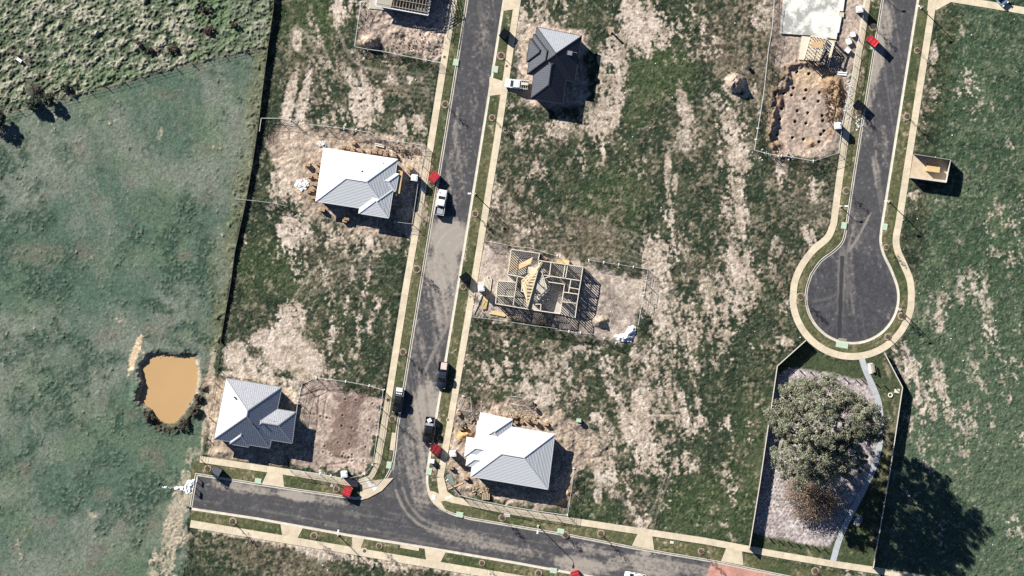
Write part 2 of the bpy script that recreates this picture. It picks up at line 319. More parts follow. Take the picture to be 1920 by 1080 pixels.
# ragged brown ground with thin grass
BROWN = [(590, 130, 70, 70, 0, .4), (700, 130, 70, 40, 0, .6), (760, 190, 60, 60, 0, .45), (950, 430, 60, 110, 0, .75), (1075, 450, 110, 50, 5, .8), (1000, 300, 60, 60, 0, .4), (960, 650, 90, 40, 5, .55), (900, 700, 30, 80, 0, .6), (1360, 70, 70, 80, 0, .85), (1420, 130, 40, 60, 0, .9), (1440, 60, 40, 80, 0, .9), (1500, 350, 90, 70, 0, .55), (1480, 500, 40, 60, 0, .5), (1200, 960, 26, 60, 0, .8), (1180, 920, 50, 40, 0, .4), (1500, 420, 60, 40, 0, .35), (1600, 330, 30, 30, 0, .3), (640, 500, 80, 60, 0, .35), (610, 460, 50, 40, 0, .5),
  (1180, 750, 160, 120, 0, .45), (1330, 330, 120, 160, 0, .4), (1430, 720, 30, 160, 10, .28), (700, 700, 50, 40, 0, .4), (1700, 60, 20, 90, 8, .2), (1730, 180, 20, 70, 8, .35), (540, 640, 110, 60, 0, .4), (1320, 540, 120, 110, 0, .35), (1090, 270, 120, 60, 0, .3), (960, 1060, 90, 30, 9, .6), (640, 1060, 260, 40, 9, .55)]
LUSH = [(1240, 135, 60, 50, 0, .9), (1190, 190, 30, 60, 0, .6), (1140, 390, 60, 90, 20, .6), (1330, 960, 90, 70, 0, .8), (1430, 850, 60, 120, 0, .7), (1110, 960, 60, 26, 9, .5), (580, 40, 60, 60, 0, .9), (500, 500, 60, 60, 0, .6), (560, 530, 60, 40, 0, .4), (1120, 510, 60, 20, 8, .4), (1840, 130, 100, 160, 0, .4), (1800, 880, 140, 100, 0, .7)]
# earth worked on the building sites: outline, colour, roughness in metres, softness px
SITES = [([(676, 20), (862, -40), (848, 70), (828, 112), (700, 96), (668, 88)], (.31, .25, .21), .16, 6),
  ([(500, 246), (560, 232), (640, 244), (730, 258), (800, 272), (788, 335), (776, 425), (745, 452), (640, 432), (575, 396), (540, 350), (512, 300)], (.355, .285, .225), .1, 8),
  ([(560, 748), (568, 722), (590, 710), (640, 722), (655, 735), (712, 748), (699, 868), (684, 884), (640, 884), (560, 872), (543, 856), (556, 800)], (.33, .262, .22), .045, 3),
  ([(888, 458), (930, 452), (964, 466), (1050, 482), (1108, 492), (1150, 505), (1200, 530), (1200, 600), (1192, 640), (1150, 640), (1060, 620), (990, 606), (888, 593), (870, 560)], (.35, .295, .25), .05, 6),
  ([(846, 770), (866, 742), (905, 760), (960, 748), (1060, 775), (1112, 810), (1140, 852), (1080, 885), (1066, 955), (960, 944), (862, 924), (838, 890), (842, 830)], (.325, .26, .205), .13, 7),
  ([(1455, -40), (1650, -40), (1626, 90), (1600, 130), (1592, 200), (1572, 285), (1520, 298), (1450, 282), (1444, 210), (1470, 150), (1450, 110)], (.29, .235, .195), .08, 6),
  ([(376, 705), (560, 730), (555, 850), (530, 868), (400, 858), (392, 800)], (.4, .32, .24), .08, 8),
  ([(985, 45), (1100, 62), (1092, 190), (1055, 200), (985, 190), (972, 120)], (.42, .34, .28), .05, 9)]
PAD8 = [(1480, 130), (1500, 126), (1535, 136), (1562, 160), (1566, 230), (1552, 268), (1500, 292), (1456, 284), (1448, 250), (1462, 170), (1478, 168)]
HOLES8 = [(1400 + a / 5.144, 100 + b / 5.144) for a, b in [(485, 180), (602, 197), (452, 335), (575, 356), (704, 378), (360, 385), (435, 405), (559, 437), (692, 463), (778, 477), (340, 534), (490, 556), (590, 574), (782, 595), (730, 600), (737, 650), (320, 636), (468, 660), (574, 677), (747, 748), (716, 783), (297, 786), (443, 813), (549, 828), (700, 853)]]
HOLES9 = [(540 + a / 5.144, 700 + b / 5.144) for a, b in [(555, 250), (657, 260), (818, 292), (528, 405), (790, 450), (375, 432), (314, 415), (520, 508), (618, 527), (777, 555), (485, 668), (592, 682), (750, 712), (357, 702), (342, 760), (410, 778), (540, 775), (620, 785), (528, 798), (617, 820), (620, 845), (730, 842)]]
MULCH = [(1484, 690), (1560, 700), (1628, 715), (1643, 745), (1646, 790), (1644, 840), (1625, 895), (1600, 940), (1572, 995), (1555, 1026), (1500, 1018), (1440, 1006), (1412, 1000), (1420, 930), (1440, 800), (1458, 700)]
PARK = [(1512, 645), (1560, 676), (1600, 680), (1660, 664), (1690, 730), (1636, 1066), (1560, 1050), (1406, 1026), (1440, 800), (1456, 686)]
POND = smooth_line([(276, 676), (300, 672), (330, 675), (362, 675), (368, 700), (368, 722), (360, 742), (350, 765), (335, 785), (318, 793), (302, 788), (290, 778), (282, 762), (263, 748), (270, 730), (272, 712), (266, 696)], 8, True)
BOUNDARY = [(517, -60), (513, 18), (503, 90), (492, 175), (486, 225), (475, 300), (462, 375), (452, 420), (441, 470), (433, 530), (424, 580), (413, 640), (400, 720), (380, 850), (366, 892), (356, 960), (346, 1080), (340, 1140)]
DIVIDE = [(500, 86), (420, 104), (300, 134), (200, 163), (105, 188), (0, 215), (-60, 232)]

def left_of(line):
    xs = np.interp(PY.ravel(), [p[1] for p in line], [p[0] for p in line]).reshape(PX.shape); return xs - PX
Ld = left_of(BOUNDARY)                                    # >0 in the paddock
P_left = sstep(-2, 4, Ld + 3 * N3)
divy = np.interp(PX.ravel(), [p[0] for p in DIVIDE[::-1]], [p[1] for p in DIVIDE[::-1]]).reshape(PX.shape)
P_tuss = P_left * sstep(-4, 6, divy - PY + 3 * N3)        # rough tussock paddock, top left
right = sstep(1706, 1730, PX - 0.16 * (540 - PY) + 3 * N2)

def lerp(a, b, t): return a + (np.asarray(b, np.float32) - a) * t[..., None]
def cover(D, amt=0.27, s=None, soft=0.19):
    n = (0.42 * N2 + 0.50 * N3 + 0.50 * N4 + .2 * WN + .40 * STR) * AMP if s is None else s
    return sstep(0.5 - soft, 0.5 + soft, D + amt * n)

shape = PX.shape + (3,)
C = np.zeros(shape, np.float32); C[:] = (.029, .043, .026)
gt = fbm(GX, GY, 3.0, 4, 6)
C = lerp(C, (.060, .070, .042), sstep(-.6, 1.6, gt + .5 * N3))
C = lerp(C, (.014, .023, .016), sstep(.2, 1.8, fbm(GX, GY, 1.6, 3, 7)) * .7)
C = lerp(C, (.13, .12, .085), sstep(.3, 1.8, N4 + .3 * N3 + .5 * WN) * .6)
C = lerp(C, (.058, .088, .034), np.clip(blobs(LUSH) + .15 * N3, 0, 1) * .55)
Cr = np.zeros(shape, np.float32); Cr[:] = (.044, .072, .042)      # field east of the court
Cr = lerp(Cr, (.074, .104, .062), sstep(-.5, 1.6, gt + .5 * N3)); Cr = lerp(Cr, (.022, .040, .026), sstep(.2, 1.6, fbm(GX, GY, 1.2, 3, 7)) * .6)
Cr = lerp(Cr, (.20, .185, .14), sstep(.6, 2.2, N4 + .4 * N3 + .6 * WN) * .5)
Cr = lerp(Cr, (.098, .132, .088), .42 * sstep(450, 900, PY + 40 * N1)); C = lerp(C, Cr, right)
D = blobs(DIRT)
brown = cover(blobs(BROWN) * .72 + .10 + .1 * N1 + .20 * D, .25, .5 * N2 + .7 * N3 + .6 * N4 + .2 * WN, .3) * (1 - .8 * right)
Cb = np.zeros(shape, np.float32); Cb[:] = (.108, .091, .066); Cb = lerp(Cb, (.20, .17, .128), sstep(0, 1.8, N3 + .6 * N4)); Cb = lerp(Cb, (.055, .052, .038), sstep(.3, 1.6, -N4 - .4 * N2))
C = lerp(C, Cb, brown)
D = blobs(DIRT)
dirt = cover(D * (.90 - .24 * right) + .04 * N1 - .05 * right, .25 + .05 * right)
Cd = np.zeros(shape, np.float32); Cd[:] = (.43, .357, .288); Cd = lerp(Cd, (.52, .445, .38), sstep(0, 1.6, N2 + .4 * N4)); Cd = lerp(Cd, (.25, .20, .155), sstep(.4, 1.8, N3 - .3 * N2) * .7)
C = lerp(C, Cd, dirt * .94)
# wheel ruts
RUTS = [(smooth_line([(625, 30), (650, 95), (680, 125), (740, 138)], 10), 2.2, .6), (smooth_line([(600, 70), (625, 130), (655, 158), (690, 150)], 10), 2, .6), (smooth_line([(550, 560), (590, 505), (640, 485), (690, 478)], 10), 2, .5), (smooth_line([(560, 575), (610, 520), (660, 500), (720, 500)], 10), 2, .4),
  (smooth_line([(1210, 990), (1230, 940), (1250, 890)], 10), 2, .55), (smooth_line([(1222, 992), (1240, 940), (1260, 880)], 10), 2, .45), (smooth_line([(1205, 985), (1170, 940), (1140, 905)], 10), 2, .5), (smooth_line([(1110, 430), (1180, 450), (1240, 500), (1250, 560)], 10), 2, .4), (smooth_line([(1130, 425), (1195, 440), (1260, 490)], 10), 2, .35),
  (smooth_line([(590, 95), (570, 60), (548, 55), (545, 100)], 8), 3, .6), (smooth_line([(1300, 200), (1350, 205), (1400, 240)], 10), 2, .35), (smooth_line([(1470, 370), (1520, 385), (1560, 372)], 8), 1.5, .4), (smooth_line([(1475, 385), (1520, 396), (1560, 388)], 8), 1.5, .35), (smooth_line([(1620, 860), (1900, 700)], 30), 1, .0),
  (smooth_line([(0, 850), (60, 810), (110, 770)], 10), 3, .25), (smooth_line([(820, 130), (760, 160), (700, 170)], 10), 2, .35), (smooth_line([(1120, 560), (1170, 570), (1230, 560), (1260, 540)], 10), 2, .4)]
for i in range(7): RUTS.append((smooth_line([(1110 + i * 5, 425 + i * 16), (1165 + i * 6, 438 + i * 14), (1225 + i * 5, 470 + i * 16), (1262, 520 + i * 12)], 10), 1.3, .32))
for i in range(6): RUTS.append((smooth_line([(555 + i * 9, 560 - i * 2), (600 + i * 6, 508 + i * 6), (650 + i * 4, 484 + i * 7), (715, 478 + i * 7)], 10), 1.2, .3))
for i in range(8): RUTS.append(([(1130 + i * 14, 690 + i * 6), (1210 + i * 14, 745 + i * 6)], 1.6, .42))
for i in range(6): RUTS.append((smooth_line([(700 + i * 6, 128 + i * 9), (750, 134 + i * 9), (822, 143 + i * 8)], 10), 1.2, .3))
for i in range(5): RUTS.append((smooth_line([(1455 + i * 3, 352 + i * 12), (1510, 372 + i * 11), (1562, 352 + i * 14)], 8), 1.2, .3))
for i in range(4): RUTS.append((smooth_line([(895, 330 + i * 22), (925, 400 + i * 14), (1010, 440 + i * 10), (1095, 432 + i * 12)], 10), 1.4, .3))
rut = np.zeros(PX.shape, np.float32)
for pts, wd, s in RUTS:
    if s: rut = np.maximum(rut, s * sstep(wd + 1.5, wd - 1, d_line(pts, 12) + 1.2 * N3))
C = lerp(C, (.33, .28, .23), rut * (.6 + .4 * np.clip(N3 + .5, 0, 1)))
# paddock: grazed, greyer grass
Cp = np.zeros(shape, np.float32); Cp[:] = (.084, .128, .094)
cloud = fbm(GX, GY, 17.0, 3, 41); clump = cover(.30 + .20 * fbm(GX, GY, 13.0, 3, 9) + .05 * N1, .3, .75 * fbm(GX, GY, 3.2, 4, 10) + .35 * N3, .28)
Cp = lerp(Cp, (.185, .204, .166), sstep(-.1, 1.6, cloud + .3 * N2) * .8); Cp = lerp(Cp, (.12, .165, .100), sstep(.2, 1.6, fbm(GX, GY, 9.0, 3, 43)) * .5)
Cp = lerp(Cp, (.046, .080, .058), clump * .9); Cp = lerp(Cp, (.130, .165, .112), sstep(.1, 1.5, N4 + .4 * N3) * .6 * clump)
Cp = lerp(Cp, (.155, .145, .115), sstep(.7, 1.8, fbm(GX, GY, 5.0, 4, 44)) * .55 * (1 - clump))
ldirt = cover(blobs(LEFTDIRT), .15)
Cp = lerp(Cp, (.40, .345, .26), ldirt * .9)
Cp = lerp(Cp, (.58, .45, .30), cover(blobs(LEFTDIRT[:3]), .15))
edge = P_left * sstep(40, 8, Ld + 8 * N2) * (PY < 660)
Cp = lerp(Cp, (.15, .15, .085), np.clip(edge * .6, 0, 1))
Ct = np.zeros(shape, np.float32); Ct[:] = (.125, .150, .100)
tus = fbm((GX * .85 + GY * .5) * .62, GY * .85 - GX * .5, 1.0, 4, 12, .72) * (1 - .4 * sstep(340, 480, PX))
Ct = lerp(Ct, (.29, .28, .215), sstep(.1, 1.4, tus + .35 * N4 - .35 * N1) * (1 - .4 * sstep(330, 480, PX))); Ct = lerp(Ct, (.055, .075, .045), sstep(.1, 1.3, -tus)); Ct = lerp(Ct, (.10, .16, .075), sstep(0, 1.4, N1 + .4 * N2) * .55)
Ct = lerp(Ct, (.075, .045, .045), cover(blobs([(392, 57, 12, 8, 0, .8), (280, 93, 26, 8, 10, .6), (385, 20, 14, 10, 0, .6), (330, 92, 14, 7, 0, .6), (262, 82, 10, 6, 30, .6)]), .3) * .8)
Cp = lerp(Cp, Ct, P_tuss)
dvd = d_line(DIVIDE, 20); Cp = lerp(Cp, (.27, .23, .16), sstep(2.2, .6, dvd + .6 * N3) * .6)
Cp *= (.88 + .06 * P_tuss)[..., None]; C = lerp(C, Cp, P_left)
grass = (1 - dirt) * (1 - .6 * brown)                     # how much standing grass

# relief
Z = 0.10 + 0.03 * N1
blade = 0.5 * np.abs(N4) + 0.45 * N3 + .25 * fbm(GX, GY, .6, 2, 14)
Z += grass * (1 - P_left) * (0.05 + 0.07 * blade + .034 * WN) + dirt * (.012 * (N3 + N4) + .010 * WN) + brown * (.03 * N3 + .015 * WN)
Z += P_left * (1 - P_tuss) * (.008 * N3 + .009 * N4 + .010 * WN + clump * (.02 + .034 * np.maximum(.4 * N3 + 1.0 * N4, -.8) + .022 * WN2))
Z += P_tuss * (.2 + .13 * tus + .06 * N3 + .05 * N4 + .03 * WN)
Z += edge * .12 * np.maximum(N3, 0)

for poly, col, ro, soft in SITES:
    m = sstep(soft, -soft, sd_poly(poly, 40, 5.0, 3) + 3 * N3)
    cc = np.zeros(shape, np.float32); cc[:] = col
    cc *= (1 + .16 * N2 + .10 * N4 + .12 * N1)[..., None]; cc = lerp(cc, tuple(x * 1.35 for x in col), sstep(.6, 1.8, N1 + .5 * N3) * .7)
    C = lerp(C, cc, m); Z = Z * (1 - m) + m * (.06 + ro * (.55 * N3 + .22 * N4 + .25 * fbm(GX + GY * .6, GY * .5, 2.2, 3, 17)))
    grass = grass * (1 - m)
# small weeds back on the sites
weed = cover(np.full(PX.shape, .12, np.float32) + .1 * N1, .26, .4 * N2 + .7 * N3 + .4 * N4, .15) * (1 - grass) * (1 - P_left)
C = lerp(C, (.07, .085, .04), weed * .5)

def mound(cx, cy, rx, ry, h, seed, colr=None, rot=0, power=1.3):
    global Z, C
    c, q = math.cos(math.radians(rot)), math.sin(math.radians(rot)); R = max(rx, ry) * 1.5; w = window(cx - R, cx + R, cy - R, cy + R)
    dx, dy = PX[w] - cx, PY[w] - cy; r = np.sqrt(((dx * c + dy * q) / rx) ** 2 + ((-dx * q + dy * c) / ry) ** 2) + .10 * N2[w] + .07 * N3[w]
    k = np.clip(1.05 - r, 0, 1); Z[w] = Z[w] + h * k ** power * (1 + .10 * N3[w] + .05 * N4[w])
    if colr is not None: C[w] = lerp(C[w], colr, sstep(0, .3, k)) * (1 + .12 * N3[w] * (k > 0))[..., None]
# scraped building platform with its screw-pile holes
sd8 = sd_poly(PAD8, 30, 2.5, 5); m8 = sstep(4, -4, sd8)
cc = np.zeros(shape, np.float32); cc[:] = (.335, .265, .215); cc *= (1 + .14 * N2 + .09 * N4)[..., None]
cc = lerp(cc, (.44, .33, .225), sstep(182, 150, PY + 6 * N3) * .9)
C = lerp(C, cc, m8); Z = Z * (1 - m8) + m8 * (-.28 + .035 * N3 + .02 * N4)
lip = np.exp(-((sd8 - 8) / 5.0) ** 2) * ((PX < 1478) | (PY < 140)); Z += lip * (.45 + .16 * N3); C = lerp(C, (.24, .165, .11), np.clip(lip, 0, 1) * .8)
ORANGE = (.27, .185, .12)
for a in [(1560, 158, 26, 26, 1.3, 1, ORANGE), (1572, 180, 18, 30, 1.0, 2, (.30, .2, .12)), (1574, 214, 12, 22, .9, 3, (.27, .19, .13)), (1520, 270, 12, 10, .55, 5, (.30, .21, .14)), (1456, 272, 12, 12, .6, 6, (.26, .18, .13)), (1452, 226, 9, 16, .7, 7, (.25, .17, .12)), (1462, 190, 8, 20, .6, 8, (.26, .17, .12)), (1556, 250, 10, 14, .55, 9, (.28, .2, .15)),
          (1376, 155, 19, 18, 2.6, 4, (.38, .30, .24), 0, .85), (690, 78, 20, 17, 2.5, 5, (.36, .28, .22), 0, .85), (742, 60, 20, 12, .5, 4, None), (1124, 603, 20, 14, 1.6, 6, (.33, .27, .21)), (870, 815, 18, 14, .9, 7, (.52, .34, .17)), (1050, 938, 16, 10, .7, 8, (.37, .26, .17)), (1064, 925, 8, 16, .6, 2, (.37, .26, .17)), (412, 848, 22, 12, .5, 3, (.34, .27, .2)),
          (800, 80, 40, 16, .5, 6, None), (760, 280, 30, 14, .45, 4, None), (700, 262, 40, 10, .4, 5, None), (565, 300, 20, 20, .3, 6, None), (880, 915, 26, 10, .4, 2, None), (1100, 640, 30, 8, .3, 3, None)]: mound(*a)
# pile holes
for lst, rad, dep in ((HOLES8, 2.1, 1.1), (HOLES9, 1.5, .22)):
    for cx, cy in lst:
        w = window(cx - 9, cx + 9, cy - 9, cy + 9); r = np.hypot(PX[w] - cx, PY[w] - cy)
        Z[w] -= dep * sstep(rad + .8, rad - .6, r); Z[w] += (.07 if dep < 1 else .03) * np.exp(-((r - rad - 2) / 1.3) ** 2)
# trenches on the second platform
for pts in ([(560, 744), (600, 731), (655, 734), (690, 740)], [(620, 855), (650, 860), (662, 856)], [(601, 780), (620, 786)], [(612, 872), (650, 868), (655, 857)], [(570, 776), (592, 778)], [(598, 745), (594, 800)], [(612, 745), (606, 785)]):
    t = sstep(2.2, .8, d_line(pts, 10) + .4 * N3); Z -= .12 * t; C = lerp(C, (.16, .115, .095), t * .6)
m9 = sstep(4, -4, sd_poly([(628, 742), (678, 745), (668, 820), (650, 850), (615, 845), (620, 790)], 30, 6, 2)); C = lerp(C, (.17, .118, .10), m9 * .85)
# park: mulch bed with planting rows, lawn round it
mp = sstep(2, -2, sd_poly(PARK, 20)); ml = sstep(3, -3, sd_poly(MULCH, 30) + N3)
cl = np.zeros(shape, np.float32); cl[:] = (.054, .070, .037); cl = lerp(cl, (.14, .135, .07), sstep(.4, 2, N1 * .6 + N3 * .6)); cl = lerp(cl, (.22, .18, .13), cover(blobs([(1668, 800, 14, 60, 8, .55), (1662, 690, 6, 24, -20, .6), (1655, 850, 12, 60, 10, .5), (1640, 990, 8, 50, 8, .45)]), .2) * .8)
C = lerp(C, cl, mp); Z = Z * (1 - mp) + mp * (.09 + .018 * N4 + .02 * N3 + .012 * WN)
cm = np.zeros(shape, np.float32); cm[:] = (.37, .325, .315); cm *= (1 + .13 * N4 + .1 * N2 + .05 * N1)[..., None]; cm = lerp(cm, (.16, .12, .10), sstep(.7, 1.8, N3 + .4 * N4) * .6)
u = (PX - 1410 + .16 * (PY - 900)) / 7.0; v = (PY - 700 - .15 * (PX - 1410)) / 7.0
du = (u + .5 * (np.floor(v) % 2)) % 1 - .5; dv = v % 1 - .5; du = du + .22 * N3; dv = dv + .2 * N2 * .7 + .15 * N4; plant = np.clip(.75 + .5 * N1, .2, 1) * np.exp(-(du ** 2 + dv ** 2) * 22) * sstep(860, 900, PY) * sstep(1530, 1480, PX) * ml
cm = lerp(cm, (.11, .10, .065), np.clip(plant * .8, 0, 1))
C = lerp(C, cm, ml); Z = Z * (1 - ml) + ml * (.10 + .014 * N4 + .012 * N3 + .014 * WN + .16 * plant)
# pond: a dam with a raised lip on its western side
sp = sd_poly(POND, 46); nb = sstep(690, 664, PY + .12 * (PX - 318)) * sstep(266, 292, PX); bank = sstep(9, -2, (sp + 1.2 * N3) / (1 + 1.3 * nb)); bank = np.where(nb > .3, np.clip(bank, 0, 1) * .8 + .2 * (sp < 9 + N3), bank); Z = Z - 1.05 * bank
we = sstep(290, 262, PX) * (PY > 690); lipw = np.exp(-((sp - 13) / 7.0) ** 2); Z += lipw * (.40 * np.clip(we, 0, 1) + .03) * (1 + .2 * N3)
C = lerp(C, (.33, .28, .215), np.exp(-((sp - 4) / 5.0) ** 2) * .85 * (PY < 770))
reed = np.exp(-((sp - 11) / 9.0) ** 2) * sstep(735, 775, PY + 8 * N3 + .25 * (PX - 300)); C = lerp(C, (.065, .060, .042), np.clip(reed * 1.2, 0, 1)); Z += reed * (.15 + .20 * np.abs(N3) + .15 * N4)
# nature strips, paths, roads
alld = np.minimum(sdR, 60)
verge = sstep(30, 26, alld) * (PX > 357) * (alld > 0)
cv = np.zeros(shape, np.float32); cv[:] = (.094, .098, .050); cv = lerp(cv, (.055, .072, .034), sstep(-.2, 1.6, N1 + .6 * N3)); cv = lerp(cv, (.19, .165, .10), sstep(.2, 1.8, N2 * .7 + N4 * .5 - .4 * N1) * .8)
cv = lerp(cv, (.36, .29, .22), cover(blobs([(865, 460, 14, 40, 8, .8), (795, 400, 10, 26, 0, .75), (812, 790, 12, 40, 8, .75), (805, 745, 8, 20, 0, .5), (1612, 110, 14, 60, 8, .45), (870, 395, 10, 30, 0, .35), (880, 560, 8, 40, 8, .4), (820, 850, 10, 40, 10, .5)]), .25) * .9)
C = lerp(C, cv, verge); Z = Z * (1 - verge) + verge * (.105 + .012 * N4 + .010 * N3 + .012 * WN)
def flatten(dist, half, z, soft=2.0):
    global Z
    k = sstep(half + 3.0, half + .6, dist); Z = Z * (1 - k) + k * np.minimum(Z, z)
for pts, hw in ((PATH_W, 6.5), (PATH_E, 6.5), (PATH_NW, 6.5), (PATH_NE, 7), (PATH_S, 7.5), (PATH_R2, 6.5), (PATH_TR, 7), (PARKPATH, 6)): flatten(d_line(pts, 20), hw, .07)
for p in PADS + [GARAGE_APRON]: flatten(np.maximum(sd_poly(p, 12), 0), 0, .07)
for p in ([(1712, 287), (1784, 300), (1776, 346), (1702, 336)], [(955, 464), (1098, 500), (1078, 600), (928, 573), (930, 526), (951, 515)], [(1466, -60), (1595, -60), (1566, 76), (1553, 112), (1494, 115), (1500, 70), (1460, 64)], [(690, -60), (806, -60), (806, 32), (692, 12)]): flatten(np.maximum(sd_poly(p, 12), 0), 0, .0)
rk = sstep(1.0, -1.0, sdR - 4.0); Z = Z * (1 - rk) + rk * (-.25)
far = sstep(10, 40, np.maximum(np.abs(GX) - 99, np.abs(GY) - 57)); Z = Z * (1 - far); C = lerp(C, (.085, .105, .062), far)

C = np.clip(C * (1 + .17 * WN2 + .10 * N4)[..., None], .008, .8)
G = colour_mat('earth_and_grass', .97, .05, 7.0, .30)
idx = np.arange(NX * NY).reshape(NY, NX); quads = np.stack([idx[:-1, :-1], idx[:-1, 1:], idx[1:, 1:], idx[1:, :-1]], -1).reshape(-1, 4)
V = np.stack([GX, GY, Z], -1).reshape(-1, 3)
ground = np_mesh('ground', V, quads, G, smooth=True, tint=C.reshape(-1, 3)); tag(ground, kind='structure')
def gz(px, py):
    j = min(max(int(np.searchsorted(gy, (540 - py) / 10)), 0), NY - 1); i = min(max(int(np.searchsorted(gx, (px - 960) / 10)), 0), NX - 1); return float(Z[j, i])

# ---------------------------------------------------------------- roads
R = np.zeros(shape, np.float32); R[:] = (.050, .051, .058); R *= (1 + .10 * N4 + .08 * N3 + .10 * WN)[..., None]
along = fbm(GX + .165 * GY, GY * .03, .45, 3, 21) * 1.0                # streaks along the north-south roads
lower = sstep(905, 950, PY - .1 * (PX - 700)) * (PX < 1440)
along = along * (1 - lower) + lower * fbm(GX * .03, GY + .17 * GX, .42, 3, 22)
DUST = [(840, 445, 40, 40, 0, .95), (830, 500, 34, 60, 8, .8), (835, 560, 26, 70, 8, .6), (800, 640, 40, 110, 8, .35), (800, 765, 30, 60, 8, .78), (775, 850, 40, 60, 8, .5), (790, 905, 24, 60, 0, .55), (560, 930, 40, 12, 8, .75), (450, 915, 70, 12, 8, .6), (620, 940, 40, 10, 8, .5), (880, 1010, 90, 18, 14, .5), (980, 1032, 60, 14, 10, .4), (1090, 1060, 60, 18, 10, .75), (1160, 1055, 60, 14, -20, .6), (1230, 1060, 60, 24, 10, .6), (1210, 1037, 12, 6, 0, .9), (1300, 1070, 50, 14, 10, .5), (1100, 1030, 60, 14, 10, .42),
  (1640, 110, 18, 70, 9, .85), (1632, 170, 12, 50, 8, .6), (1655, 60, 22, 60, 9, .6), (1625, 240, 14, 50, 8, .4), (1650, 280, 18, 70, 8, .4), (1610, 420, 14, 70, 10, .42), (1584, 510, 18, 50, 0, .45), (1595, 560, 12, 40, 0, .4), (880, 200, 22, 240, 9, .34), (860, 330, 20, 90, 9, .42), (910, 60, 14, 120, 9, .26), (845, 300, 8, 120, 9, .45)]
dustf = blobs(DUST)
rdust = sstep(.22, .92, dustf * 1.12 + .09 * along + .05 * N2 + .08 * N4 + .04 * WN)
for pts, s in ((smooth_line([(822, 540), (812, 490), (820, 450), (850, 425), (870, 420)], 8), .5), (smooth_line([(832, 530), (824, 490), (834, 458), (858, 436)], 8), .5), (smooth_line([(848, 560), (838, 610), (812, 660), (795, 700)], 8), .45), (smooth_line([(858, 560), (845, 600), (820, 650), (800, 690)], 8), .4),
               (smooth_line([(742, 920), (758, 955), (790, 985), (850, 1005), (960, 1025)], 8), .5), (smooth_line([(755, 915), (770, 950), (800, 978), (860, 1000)], 8), .4), (smooth_line([(1632, 400), (1612, 440), (1592, 470)], 6), .5), (smooth_line([(1560, 480), (1580, 505), (1600, 540)], 6), .5), (smooth_line([(1600, 430), (1588, 480), (1590, 560)], 6), .4),
               (smooth_line([(1525, 565), (1550, 560), (1580, 548)], 6), .3), (smooth_line([(1530, 580), (1560, 570), (1585, 560)], 6), .25), (smooth_line([(1080, 1040), (1150, 1035), (1190, 1045), (1290, 1062)], 8), .35)):
    rdust = np.maximum(rdust, s * sstep(3.4, .8, d_line(pts, 10) + .9 * N3) * 1.35)
bowl = sstep(95, 75, np.hypot(PX - CC[0], PY - CC[1])); rdust *= 1 - .55 * bowl; wheel = (sstep(.2, 2.2, along + .5 * N3) * .20 + .05) * (1 - .7 * bowl) + .12 * (sstep(1.2, 2.2, N4 + .5 * WN)); rdust = np.maximum(rdust, wheel)
R = lerp(R, (.315, .280, .24), np.clip(rdust, 0, 1) * .92)
R = lerp(R, (.30, .27, .24), sstep(1.9, 2.6, N4 + .6 * N3 + 1.6 * dustf - .4) * .5)
trk = np.zeros(PX.shape, np.float32)
for i, pts in enumerate(([(826, 545), (815, 495), (824, 452), (852, 428), (872, 424)], [(836, 540), (826, 495), (836, 462), (862, 440), (874, 438)], [(800, 520), (806, 470), (815, 440), (838, 418)], [(850, 560), (846, 500), (852, 470), (870, 452)], [(862, 575), (850, 640), (825, 690), (805, 720)])): trk = np.maximum(trk, sstep(2.6, .6, d_line(smooth_line(pts, 6), 8) + .7 * N3))
R = lerp(R, (.42, .375, .32), trk * .5 * np.clip(.55 + .45 * N3 + .3 * N4, 0, 1))
seam = sstep(4.2, 3.4, np.abs(PX - (1577 - .035 * (PY - 540)))) * (PY > 480) * (PY < 640); R = lerp(R, (.030, .030, .036), seam * .85)
pale = sstep(9, 4, np.abs(PX - (1577 - .035 * (PY - 540)))) * (1 - seam) * (PY > 460) * (PY < 635) * (.5 + .5 * np.clip(N2, -1, 1)); R = lerp(R, (.19, .175, .15), pale * .5)
patch = sstep(2, -1, sd_poly([(1336, 1052), (1440, 1074), (1600, 1106), (1600, 1170), (1310, 1115)], 10)); brickc = np.zeros(shape, np.float32); brickc[:] = (.42, .22, .175); brickc *= (1 + .1 * N4 + .08 * N2)[..., None]
R = R * (1 - patch[..., None]) + brickc * patch[..., None]
RM = colour_mat('asphalt', .85, .25, 30.0, .22)
for nm, poly in (('road', ROAD1), ('road', ROAD2)):
    sd = sd_poly(poly, 20); okv = sd < 3.4; cell = (okv[:-1, :-1] & okv[:-1, 1:] & okv[1:, 1:] & okv[1:, :-1]).ravel()
    q = quads[cell]; us, inv = np.unique(q, return_inverse=True); VV = V[us].copy(); VV[:, 2] = 0.0
    tag(np_mesh(nm, VV, inv.reshape(-1, 4), RM, smooth=False, tint=np.clip(R.reshape(-1, 3)[us], .01, .8)), kind='structure')
del R, Cp, Ct, Cb, Cd, Cr, cc, cl, cm, cv

# pond water
wm = mat('muddy_water', (.44, .285, .14), .3, .025, .12, spec=.35)
pm = MB(); pm.prism([(W(*p).x, W(*p).y) for p in POND[::1]], -1.6, -.72)
big = [(Vector(W(*p)) - Vector(W(318, 732))) * 1.12 + Vector(W(318, 732)) for p in POND]
pm = MB(); pm.prism([(p.x, p.y) for p in big], -1.7, -.62); tag(pm.build('pond', wm), kind='structure')
